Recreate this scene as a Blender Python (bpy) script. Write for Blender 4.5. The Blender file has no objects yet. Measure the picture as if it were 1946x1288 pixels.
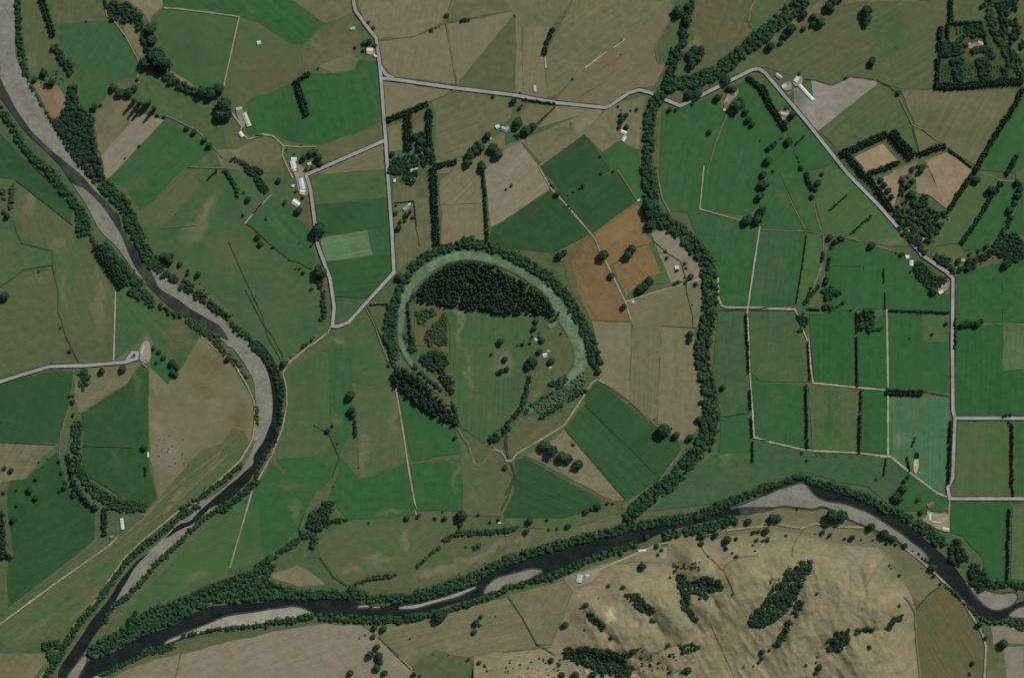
import bpy, bmesh, math, random
import numpy as np
from mathutils import Vector
from mathutils.geometry import tessellate_polygon

random.seed(7); RNG = np.random.default_rng(7)
S = 1.6                       # metres per map unit
W0, H0 = 1946.0, 1288.0
scene = bpy.context.scene
COL = scene.collection

# ------------------------------------------------------------------ camera, sky, sun, exposure
CAM_H = 9000.0
cam_d = bpy.data.cameras.new("aerial_camera")
cam_d.sensor_fit = 'HORIZONTAL'; cam_d.sensor_width = 36.0
cam_d.lens = 36.0 * CAM_H / (W0 * S)
cam_d.clip_start = 100.0; cam_d.clip_end = 40000.0
cam = bpy.data.objects.new("aerial_camera", cam_d)
cam.location = (0, 0, CAM_H); COL.objects.link(cam)
scene.camera = cam

SUN_EL, SUN_AZ = 47.0, 40.0
world = bpy.data.worlds.new("World"); scene.world = world; world.use_nodes = True
wn = world.node_tree; wn.nodes.clear()
sky = wn.nodes.new('ShaderNodeTexSky'); sky.sky_type = 'NISHITA'; sky.sun_disc = False
sky.sun_elevation = math.radians(SUN_EL); sky.sun_rotation = math.radians(SUN_AZ)
sky.air_density = 1.0; sky.dust_density = 1.0
bg = wn.nodes.new('ShaderNodeBackground'); bg.inputs[1].default_value = 0.07
wo = wn.nodes.new('ShaderNodeOutputWorld')
wn.links.new(sky.outputs[0], bg.inputs[0]); wn.links.new(bg.outputs[0], wo.inputs[0])
sun_d = bpy.data.lights.new("sun", 'SUN'); sun_d.energy = 3.6; sun_d.angle = math.radians(0.53)
sun_d.color = (1.0, 0.96, 0.88)
sun = bpy.data.objects.new("sun", sun_d)
sun.rotation_euler = (math.radians(90 - SUN_EL), 0, math.radians(-(SUN_AZ + 180)))
sun.location = (0, 0, 3000); COL.objects.link(sun)
vs = scene.view_settings
scene.display_settings.display_device = 'sRGB'
vs.view_transform = 'Standard'; vs.look = 'None'; vs.gamma = 1.0; vs.exposure = 0.0
vs.use_curve_mapping = False

# ------------------------------------------------------------------ map coordinates
ZK = 3.892
TX = dict(A=0, B=480, C=960, D=1446); TY = {'1': 0, '2': 320, '3': 640, '4': 958}
def pts(s):
    """'A1 x,y x,y B2 x,y' -> list of survey points, map units"""
    out = []; ox = oy = 0
    for tok in s.split():
        if tok[0].isalpha():
            ox, oy = TX[tok[0]], TY[tok[1]]; continue
        v = [float(q) for q in tok.split(',')]
        out.append((ox + v[0] / ZK, oy + v[1] / ZK) + tuple(q / ZK for q in v[2:]))
    return out
def wx(u): return (u - W0 / 2) * S
def wy(v): return (H0 / 2 - v) * S
def wpts(s): return [(wx(p[0]), wy(p[1])) + tuple(q * S for q in p[2:]) for p in pts(s)]

def lin(c):
    return tuple(((v / 255) / 12.92 if v / 255 <= .04045 else ((v / 255 + .055) / 1.055) ** 2.4) for v in c)
GAIN = 1.0
def alb(c): return tuple(min(.9, x * GAIN) for x in lin(c)) + (1.0,)

# ------------------------------------------------------------------ height of the hills
_tab = np.random.default_rng(11).random((256, 256))
def vnoise(x, y):
    xi = np.floor(x).astype(int); yi = np.floor(y).astype(int)
    fx = x - xi; fy = y - yi; fx = fx * fx * (3 - 2 * fx); fy = fy * fy * (3 - 2 * fy)
    a = _tab[xi & 255, yi & 255]; b = _tab[(xi + 1) & 255, yi & 255]
    c = _tab[xi & 255, (yi + 1) & 255]; d = _tab[(xi + 1) & 255, (yi + 1) & 255]
    return (a * (1 - fx) + b * fx) * (1 - fy) + (c * (1 - fx) + d * fx) * fy
def fbm(x, y, o=4):
    s = 0; a = .5
    for k in range(o):
        s = s + a * vnoise(x * 2 ** k + 17.3 * k, y * 2 ** k + 5.1 * k); a *= .5
    return s
HILL = wpts("C4 330,1070 345,1040 420,830 500,640 640,580 800,440 1000,420 1180,430 1215,270 1350,225 1560,260 1700,230 1946,200 "
            "D4 30,170 330,240 600,300 860,320 980,420 1040,560 1100,640 1140,800 1160,1000 1180,1284 1230,1700 1300,2600 C4 -200,2600 B4 1200,1600 1170,1284 1190,1200 1350,1085 1600,1130 C4 0,1085")
GULLY = [wpts(q) for q in (
    "C4 870,610 960,700 1060,790 1120,880 1160,960", "C4 590,730 640,830 720,930 800,1010",
    "C4 1240,440 1290,600 1320,720 1400,870 1440,940", "C4 1620,600 1480,600 1360,580",
    "D4 350,420 250,600 110,780 0,850 C4 1760,930", "D4 300,690 240,840 150,970 60,1090 0,1160",
    "D4 1070,820 960,900 830,930 700,930 560,1020 460,1060", "C4 430,1080 650,1120 900,1180 1000,1280",
    "C4 1640,260 1640,360 1560,440", "D4 640,480 645,600", "D4 730,480 750,590 800,560 900,620", "C4 740,640 800,720",
    "C4 470,830 560,900 640,1000", "C4 1500,640 1560,760", "C4 1280,1030 1140,1090 1000,1150", "D4 410,1120 400,1260")]
RIDGE = [wpts(q) for q in ("C4 560,660 700,800 860,930", "C4 800,520 980,680 1120,800 1230,880", "C4 1130,500 1200,700 1290,860",
    "C4 1400,680 1500,760 1640,640 1700,480", "C4 1300,320 1400,400", "D4 330,340 400,520 330,700 250,900", "D4 500,420 620,640 560,800 380,960 200,1100",
    "D4 840,480 900,720 1000,740", "C4 450,980 800,1050 1100,1020", "D4 640,1000 700,1200", "C4 20,1120 60,1284", "C4 200,1100 260,1284", "C4 1780,400 1800,600 1640,780")]
def seg_dist(x, y, line):
    d = np.full(np.shape(x), 1e9)
    for a, b in zip(line[:-1], line[1:]):
        ax, ay = a[0], a[1]; bx, by = b[0] - ax, b[1] - ay
        t = np.clip(((x - ax) * bx + (y - ay) * by) / (bx * bx + by * by + 1e-9), 0, 1)
        d = np.minimum(d, np.hypot(x - ax - t * bx, y - ay - t * by))
    return d
def inside(x, y, poly):
    r = np.zeros(np.shape(x), bool)
    for a, b in zip(poly, poly[1:] + poly[:1]):
        if a[1] == b[1]: continue
        c = ((a[1] > y) != (b[1] > y)) & (x < (b[0] - a[0]) * (y - a[1]) / (b[1] - a[1]) + a[0])
        r ^= c
    return r
def hz(x, y):
    x = np.asarray(x, float); y = np.asarray(y, float)
    d = seg_dist(x, y, HILL + HILL[:1]); d = np.where(inside(x, y, HILL), d, -d)
    m = np.clip((d + 4) / 150, 0, 1); m = m * m * (3 - 2 * m)
    h = 15 + 24 * fbm(x / 230 + 3.1, y / 230 + 8.2, 4)
    h += 9 * (1 - np.abs(2 * fbm((x - y) / 150, (x + y) / 300, 4) - 1))
    h += 6.5 * (1 - np.abs(2 * fbm((x + .6 * y) / 34, (y - .6 * x) / 90, 4) - 1)) ** 2 + 3.2 * (1 - np.abs(2 * fbm(x / 26 + 9, y / 26, 3) - 1)) ** 2
    for g in GULLY: h -= 14 * np.exp(-seg_dist(x, y, g) / 20)
    for g in RIDGE: h += 12 * np.exp(-(seg_dist(x, y, g) / 40) ** 2)
    return np.where(d > -4, m * np.maximum(h, 2), -2.0)
def hz0(x, y): return np.maximum(hz(x, y), 0.0)

# ------------------------------------------------------------------ materials
class NT:
    def __init__(s, name):
        s.m = bpy.data.materials.new(name); s.m.use_nodes = True
        s.t = s.m.node_tree; s.t.nodes.clear()
        s.out = s.t.nodes.new('ShaderNodeOutputMaterial'); s.b = s.t.nodes.new('ShaderNodeBsdfPrincipled')
        s.t.links.new(s.b.outputs[0], s.out.inputs[0])
        s.b.inputs['Roughness'].default_value = .9; s.b.inputs['Specular IOR Level'].default_value = .12
        g = s.t.nodes.new('ShaderNodeNewGeometry'); s.pos = g.outputs['Position']
    def lk(s, o, i):
        if isinstance(o, (int, float)): i.default_value = o
        elif isinstance(o, tuple): i.default_value = o
        else: s.t.links.new(o, i)
    def noise(s, scale, detail=3, rough=.55, vec=None, off=None):
        if off is not None: vec = s.vm('ADD', vec or s.pos, off)
        n = s.t.nodes.new('ShaderNodeTexNoise'); n.inputs['Scale'].default_value = scale
        n.inputs['Detail'].default_value = detail; n.inputs['Roughness'].default_value = rough
        s.lk(vec or s.pos, n.inputs['Vector']); return n.outputs[0], n.outputs[1]
    def vm(s, op, a, b):
        n = s.t.nodes.new('ShaderNodeVectorMath'); n.operation = op
        s.lk(a, n.inputs[0]); s.lk(b, n.inputs[1])
        return n.outputs['Value'] if op in ('LENGTH', 'DOT_PRODUCT') else n.outputs[0]
    def ma(s, op, a, b=0.0):
        n = s.t.nodes.new('ShaderNodeMath'); n.operation = op; s.lk(a, n.inputs[0]); s.lk(b, n.inputs[1]); return n.outputs[0]
    def rng(s, v, a, b, c, d):
        n = s.t.nodes.new('ShaderNodeMapRange'); n.interpolation_type = 'SMOOTHSTEP'
        for i, q in enumerate((v, a, b, c, d)): s.lk(q, n.inputs[i])
        return n.outputs[0]
    def mix(s, f, a, b, mode='MIX'):
        n = s.t.nodes.new('ShaderNodeMix'); n.data_type = 'RGBA'; n.blend_type = mode
        s.lk(f, n.inputs[0]); s.lk(a, n.inputs[6]); s.lk(b, n.inputs[7]); return n.outputs[2]
    def scale(s, c, f):
        n = s.t.nodes.new('ShaderNodeVectorMath'); n.operation = 'SCALE'; s.lk(c, n.inputs[0]); s.lk(f, n.inputs[3]); return n.outputs[0]
    def dot(s, ax, ay): return s.vm('DOT_PRODUCT', s.pos, (ax, ay, 0.0))
    def done(s, col): s.lk(col, s.b.inputs['Base Color']); return s.m

def field_mat(name, c1, c2=None, stripe=None, blobs=(), mott=.22, big=170., w2=.8):
    """pasture or bare soil: two tones, patches that grow where the ground is dry or wet, mower and drill lines"""
    n = NT(name); off = (random.uniform(-3e3, 3e3), random.uniform(-3e3, 3e3), 0.0)
    c2 = c2 or tuple(min(255, v + d) for v, d in zip(c1, (12, 4, 6)))
    v, vc = n.noise(1 / big, 5, .6, off=off)
    col = n.mix(n.ma('MULTIPLY', n.rng(v, .38, .66, 0.0, 1.0), w2), alb(c1), alb(c2))
    if blobs:
        _, wc = n.noise(1 / 60, 4, .6)
        wp = n.vm('ADD', n.pos, n.scale(n.vm('SUBTRACT', wc, (.5, .5, .5)), 95.0))
        for (bx, by, rx, ry, ang, bc, st) in blobs:
            mp = n.t.nodes.new('ShaderNodeMapping'); mp.vector_type = 'TEXTURE'
            n.lk(wp, mp.inputs[0]); mp.inputs[1].default_value = (bx, by, 0); mp.inputs[2].default_value = (0, 0, ang)
            mp.inputs[3].default_value = (rx, ry, 1e6)
            ln = n.vm('LENGTH', mp.outputs[0], (0.0, 0.0, 0.0))
            col = n.mix(n.rng(ln, .2, 1.35, st * (.68 if bc in (C['tp'], C['pk']) else .9), 0.0), col, alb(bc))
    warm = tuple(v * q for v, q in zip(alb(c1)[:3], (1.32, 1.08, 1.02))) + (1.0,)
    p, _ = n.noise(1 / 46, 5, .62, off=off)
    col = n.mix(n.rng(p, .5, .72, 0.0, .6), col, warm)
    f, _ = n.noise(1 / 22, 6, .68, off=off)
    g, _ = n.noise(1 / 3.2, 2, .6)
    k = n.ma('MULTIPLY', n.rng(f, .25, .75, 1 - mott, 1 + mott), n.rng(g, .2, .8, .93, 1.07))
    if stripe:
        a, wl, amp = stripe
        a = math.radians(a); _, wc2 = n.noise(1 / 200, 2, .5)
        ph = n.dot(-math.sin(a) / wl, math.cos(a) / wl)
        cmb = n.t.nodes.new('ShaderNodeCombineXYZ'); n.lk(ph, cmb.inputs[0]); n.lk(n.dot(math.cos(a) / (wl * 40), math.sin(a) / (wl * 40)), cmb.inputs[1])
        sv, _ = n.noise(1.0, 3, .7, vec=cmb.outputs[0])
        k = n.ma('MULTIPLY', k, n.rng(sv, .3, .7, 1 - amp, 1 + amp))
    return n.done(n.scale(col, k))
def plain_mat(name, c, mott=.12, sc=1 / 9., rough=.9, c2=None, spec=.12):
    n = NT(name); f, _ = n.noise(sc, 5, .65); g, _ = n.noise(1 / 70, 3)
    col = n.mix(n.rng(g, .35, .65, 0, 1), alb(c), alb(c2 or c))
    n.b.inputs['Roughness'].default_value = rough; n.b.inputs['Specular IOR Level'].default_value = spec
    return n.done(n.scale(col, n.rng(f, .25, .75, 1 - mott, 1 + mott)))
def water_mat(name, c, c2, mott=.15):
    n = NT(name); f, _ = n.noise(1 / 45, 5, .6); g, _ = n.noise(1 / 9, 3)
    col = n.scale(n.mix(n.rng(f, .35, .65, 0, 1), alb(c), alb(c2)), n.rng(g, .3, .7, 1 - mott, 1 + mott))
    n.b.inputs['Roughness'].default_value = .25; n.b.inputs['Specular IOR Level'].default_value = .25
    bm = n.t.nodes.new('ShaderNodeBump'); bm.inputs['Strength'].default_value = .15; bm.inputs['Distance'].default_value = .3
    w, _ = n.noise(1 / 4, 4, .6); n.lk(w, bm.inputs['Height']); n.lk(bm.outputs[0], n.b.inputs['Normal'])
    return n.done(col)
def gravel_mat(name, c, c2, c3):
    n = NT(name); f, _ = n.noise(1 / 9, 6, .7); g, _ = n.noise(1 / 60, 4, .6); p, _ = n.noise(1 / 24, 5, .65, off=(300.0, 80.0, 0.0))
    col = n.mix(n.rng(p, .52, .7, 0, .75), n.mix(n.rng(g, .35, .65, 0, 1), alb(c), alb(c2)), alb(c3))
    return n.done(n.scale(col, n.rng(f, .25, .75, .84, 1.14)))
def leaf_mat(name, c, c2, tint_attr):
    """foliage: tone differs from tree to tree and from leaf clump to leaf clump"""
    n = NT(name)
    if tint_attr:
        a = n.t.nodes.new('ShaderNodeAttribute'); a.attribute_name = 'tint'; r = a.outputs['Fac']
    else:
        a = n.t.nodes.new('ShaderNodeObjectInfo'); r = a.outputs['Random']
    f, _ = n.noise(1 / 2.6, 3, .7); h, _ = n.noise(1 / 38, 4, .6)
    col = n.scale(n.mix(n.ma('MULTIPLY', n.ma('ADD', r, n.rng(h, .3, .7, 0, 1)), .5), alb(c), alb(tuple(v * 1.06 for v in c2))), n.rng(f, .25, .75, .66, 1.4))
    n.b.inputs['Roughness'].default_value = .75
    tr = n.t.nodes.new('ShaderNodeBsdfTranslucent'); n.lk(col, tr.inputs[0])
    mx = n.t.nodes.new('ShaderNodeMixShader'); mx.inputs[0].default_value = .18
    n.done(col)
    n.t.links.new(n.b.outputs[0], mx.inputs[1]); n.t.links.new(tr.outputs[0], mx.inputs[2]); n.t.links.new(mx.outputs[0], n.out.inputs[0])
    return n.m

# ------------------------------------------------------------------ mesh helpers
def link(name, me, mat=None, parent=None):
    o = bpy.data.objects.new(name, me)
    if mat is not None and not me.materials: me.materials.append(mat)
    o.parent = parent; COL.objects.link(o); return o
def tag(o, label, cat, group=None, kind=None):
    o['label'] = label; o['category'] = cat
    if group: o['group'] = group
    if kind: o['kind'] = kind
    return o
def empty(name, loc, rz=0.0):
    o = bpy.data.objects.new(name, None); o.empty_display_size = 3; o.location = loc; o.rotation_euler = (0, 0, rz)
    COL.objects.link(o); return o
def raw_mesh(name, V, F, tint=None):
    """numpy verts and triangles -> mesh"""
    me = bpy.data.meshes.new(name); V = np.ascontiguousarray(V, np.float32); F = np.ascontiguousarray(F, np.int32)
    me.vertices.add(len(V)); me.vertices.foreach_set('co', V.ravel())
    me.loops.add(F.size); me.loops.foreach_set('vertex_index', F.ravel())
    me.polygons.add(len(F)); me.polygons.foreach_set('loop_start', np.arange(0, F.size, F.shape[1], dtype=np.int32))
    me.polygons.foreach_set('loop_total', np.full(len(F), F.shape[1], np.int32))
    if tint is not None:
        at = me.attributes.new('tint', 'FLOAT', 'POINT'); at.data.foreach_set('value', np.ascontiguousarray(tint, np.float32))
    me.update(calc_edges=True); return me
def roughen(poly, step=26., amp=2.2, closed=True):
    out = []; n = len(poly)
    for i in range(n if closed else n - 1):
        a, b = poly[i], poly[(i + 1) % n]; L = math.hypot(b[0] - a[0], b[1] - a[1]); k = max(1, int(L / step))
        for j in range(k):
            t = j / k; q = amp if j else amp * .5
            out.append((a[0] + (b[0] - a[0]) * t + random.gauss(0, q * .6), a[1] + (b[1] - a[1]) * t + random.gauss(0, q * .6)))
    if not closed: out.append(poly[-1][:2])
    return out
def chaikin(p, n=2, closed=True):
    for _ in range(n):
        q = []; m = len(p)
        for i in range(m if closed else m - 1):
            a, b = p[i], p[(i + 1) % m]
            q += [(a[0] * .75 + b[0] * .25, a[1] * .75 + b[1] * .25), (a[0] * .25 + b[0] * .75, a[1] * .25 + b[1] * .75)]
        p = q if closed else [p[0][:2]] + q + [p[-1][:2]]
    return p
def grow(poly, d):
    n = len(poly); ar = sum(poly[i - 1][0] * poly[i][1] - poly[i][0] * poly[i - 1][1] for i in range(n)); s = 1 if ar > 0 else -1; out = []
    for i in range(n):
        a, b = poly[i - 1], poly[(i + 1) % n]; tx, ty = b[0] - a[0], b[1] - a[1]; L = math.hypot(tx, ty) + 1e-6
        out.append((poly[i][0] + s * ty / L * d, poly[i][1] - s * tx / L * d))
    return out
def sheet(name, poly, z, mat):
    tri = tessellate_polygon([[Vector((x, y, 0)) for x, y in poly]])
    V = np.array([(x, y, z) for x, y in poly]); F = []
    for t in tri:
        a, b, c = (V[i] for i in t)
        cr = (b[0] - a[0]) * (c[1] - a[1]) - (b[1] - a[1]) * (c[0] - a[0])
        F.append(t if cr > 0 else (t[0], t[2], t[1]))
    o = link(name, raw_mesh(name, V, np.array(F)), mat); o['kind'] = 'structure'; return o
def ribbon_geo(line, w, drape=False, z=0., wob=0.):
    P = [p[:2] for p in line]
    if drape or wob:
        Q = []
        for a, b in zip(P[:-1], P[1:]):
            k = max(1, int(math.hypot(b[0] - a[0], b[1] - a[1]) / 9))
            Q += [(a[0] + (b[0] - a[0]) * j / k, a[1] + (b[1] - a[1]) * j / k) for j in range(k)]
        P = Q + [P[-1]]
    P = np.array(P); n = len(P)
    d = np.zeros_like(P); d[:-1] += (P[1:] - P[:-1]) / (np.linalg.norm(P[1:] - P[:-1], axis=1)[:, None] + 1e-9)
    d[1:] += (P[1:] - P[:-1]) / (np.linalg.norm(P[1:] - P[:-1], axis=1)[:, None] + 1e-9)
    d /= np.linalg.norm(d, axis=1)[:, None] + 1e-9
    seg = (P[1:] - P[:-1]) / (np.linalg.norm(P[1:] - P[:-1], axis=1)[:, None] + 1e-9)
    cs = np.ones(n); cs[1:-1] = np.clip((d[1:-1] * seg[1:]).sum(1), .45, 1)
    nr = np.stack([-d[:, 1], d[:, 0]], 1) / cs[:, None]
    ww = w / 2 * (1 + (RNG.normal(0, wob, (n, 1)) if wob else 0))
    L = P + nr * ww; R = P - nr * ww
    V = np.concatenate([L, R]); zz = (hz0(V[:, 0], V[:, 1]) if drape else 0) + z
    V = np.column_stack([V, np.zeros(len(V)) + zz])
    i = np.arange(n - 1); F = np.concatenate([np.stack([i, i + n, i + n + 1], 1), np.stack([i, i + n + 1, i + 1], 1)])
    return V, F
def ribbon(name, line, w, z, mat, drape=False, wob=0.):
    V, F = ribbon_geo(line, w, drape, z, wob)
    o = link(name, raw_mesh(name, V, F), mat); o['kind'] = 'structure'; return o
# ------------------------------------------------------------------ ground, hills
C = dict(g1=(51, 88, 50), g2=(49, 80, 46), g3=(64, 90, 58), g4=(54, 89, 53), ol=(86, 91, 63), tn=(110, 108, 81), tp=(124, 116, 93),
         br=(118, 98, 66), gy=(123, 120, 106), to=(100, 101, 73), pk=(138, 121, 98), dk=(45, 75, 45), og=(76, 94, 60), pale=(90, 122, 86), go=(67, 96, 57))
def blobs(s):
    """'tile x,y,rx,ry,angle colour strength; ...' -> patches of other growth, on the hills also of painted slope shade"""
    out = []
    for b in filter(None, (q.strip() for q in s.split(';'))):
        t, p, c, st = b.split(); v = [float(q) for q in p.split(',')]
        out.append((wx(TX[t[0]] + v[0] / ZK), wy(TY[t[1]] + v[1] / ZK), v[2] / ZK * S, v[3] / ZK * S, math.radians(v[4]), C[c], float(st)))
    return out
ground = sheet('ground', [(-9000, -9000), (9000, -9000), (9000, 9000), (-9000, 9000)], 0.0,
               field_mat('meadow', C['ol'], C['g3'], mott=.16, big=240, w2=.9))
def build_hills():
    st = 3.5; xs = np.arange(wx(900), wx(2010), st); ys = np.arange(wy(1680), wy(985), st)
    X, Y = np.meshgrid(xs, ys); Z = hz(X, Y); ny, nx = X.shape
    i, j = np.meshgrid(np.arange(nx - 1), np.arange(ny - 1)); a = (j * nx + i).ravel()
    F = np.concatenate([np.stack([a, a + 1, a + nx + 1], 1), np.stack([a, a + nx + 1, a + nx], 1)])
    zz = Z.ravel(); F = F[(zz[F] > -1.5).any(1)]
    used, inv = np.unique(F, return_inverse=True)
    me = raw_mesh('hills', np.column_stack([X.ravel(), Y.ravel(), zz])[used], inv.reshape(F.shape))
    me.polygons.foreach_set('use_smooth', np.ones(len(me.polygons), bool))
    m = field_mat('dry_hill_grass', (128, 119, 94), (112, 110, 83), mott=.2, big=120, blobs=blobs(
        'C4 800,795,42,42,0 cream .75; C4 540,870,120,50,-45 scar .55; C4 1320,350,160,120,0 scar .45; C4 780,690,70,50,-40 scar .5;'  # brown patches paint slope shade into the grass colour; the knob itself is brown
        'C4 1120,1140,150,80,0 scar .6; C4 1080,740,60,140,40 scar .4; D4 700,380,260,110,0 grey .4; D4 350,950,30,300,-50 grey .5;'
        'C4 1700,1000,260,160,0 olive2 .5; D4 400,800,140,120,0 olive2 .5; D4 900,560,60,140,50 olive2 .6; D4 1000,480,180,90,-30 green2 .6; C4 620,1210,30,30,0 cream .7; C4 900,1000,300,50,10 olive2 .5;'
        'D4 1080,720,30,90,25 pink 0.9; D4 600,660,260,120,20 pink .4; D4 950,800,160,60,0 olive2 .5; D4 900,1150,240,160,0 pink .35; C4 1540,330,200,130,0 pink .4; C4 700,660,120,60,0 pink .5; C4 1000,1230,120,30,20 cream .35'))
    o = link('hills', me, m); o['kind'] = 'structure'
C.update(cream=(186, 172, 126), scar=(108, 92, 66), grey=(126, 118, 102), olive2=(104, 103, 72), green2=(86, 96, 62), pink=(133, 119, 98))
build_hills()

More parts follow.
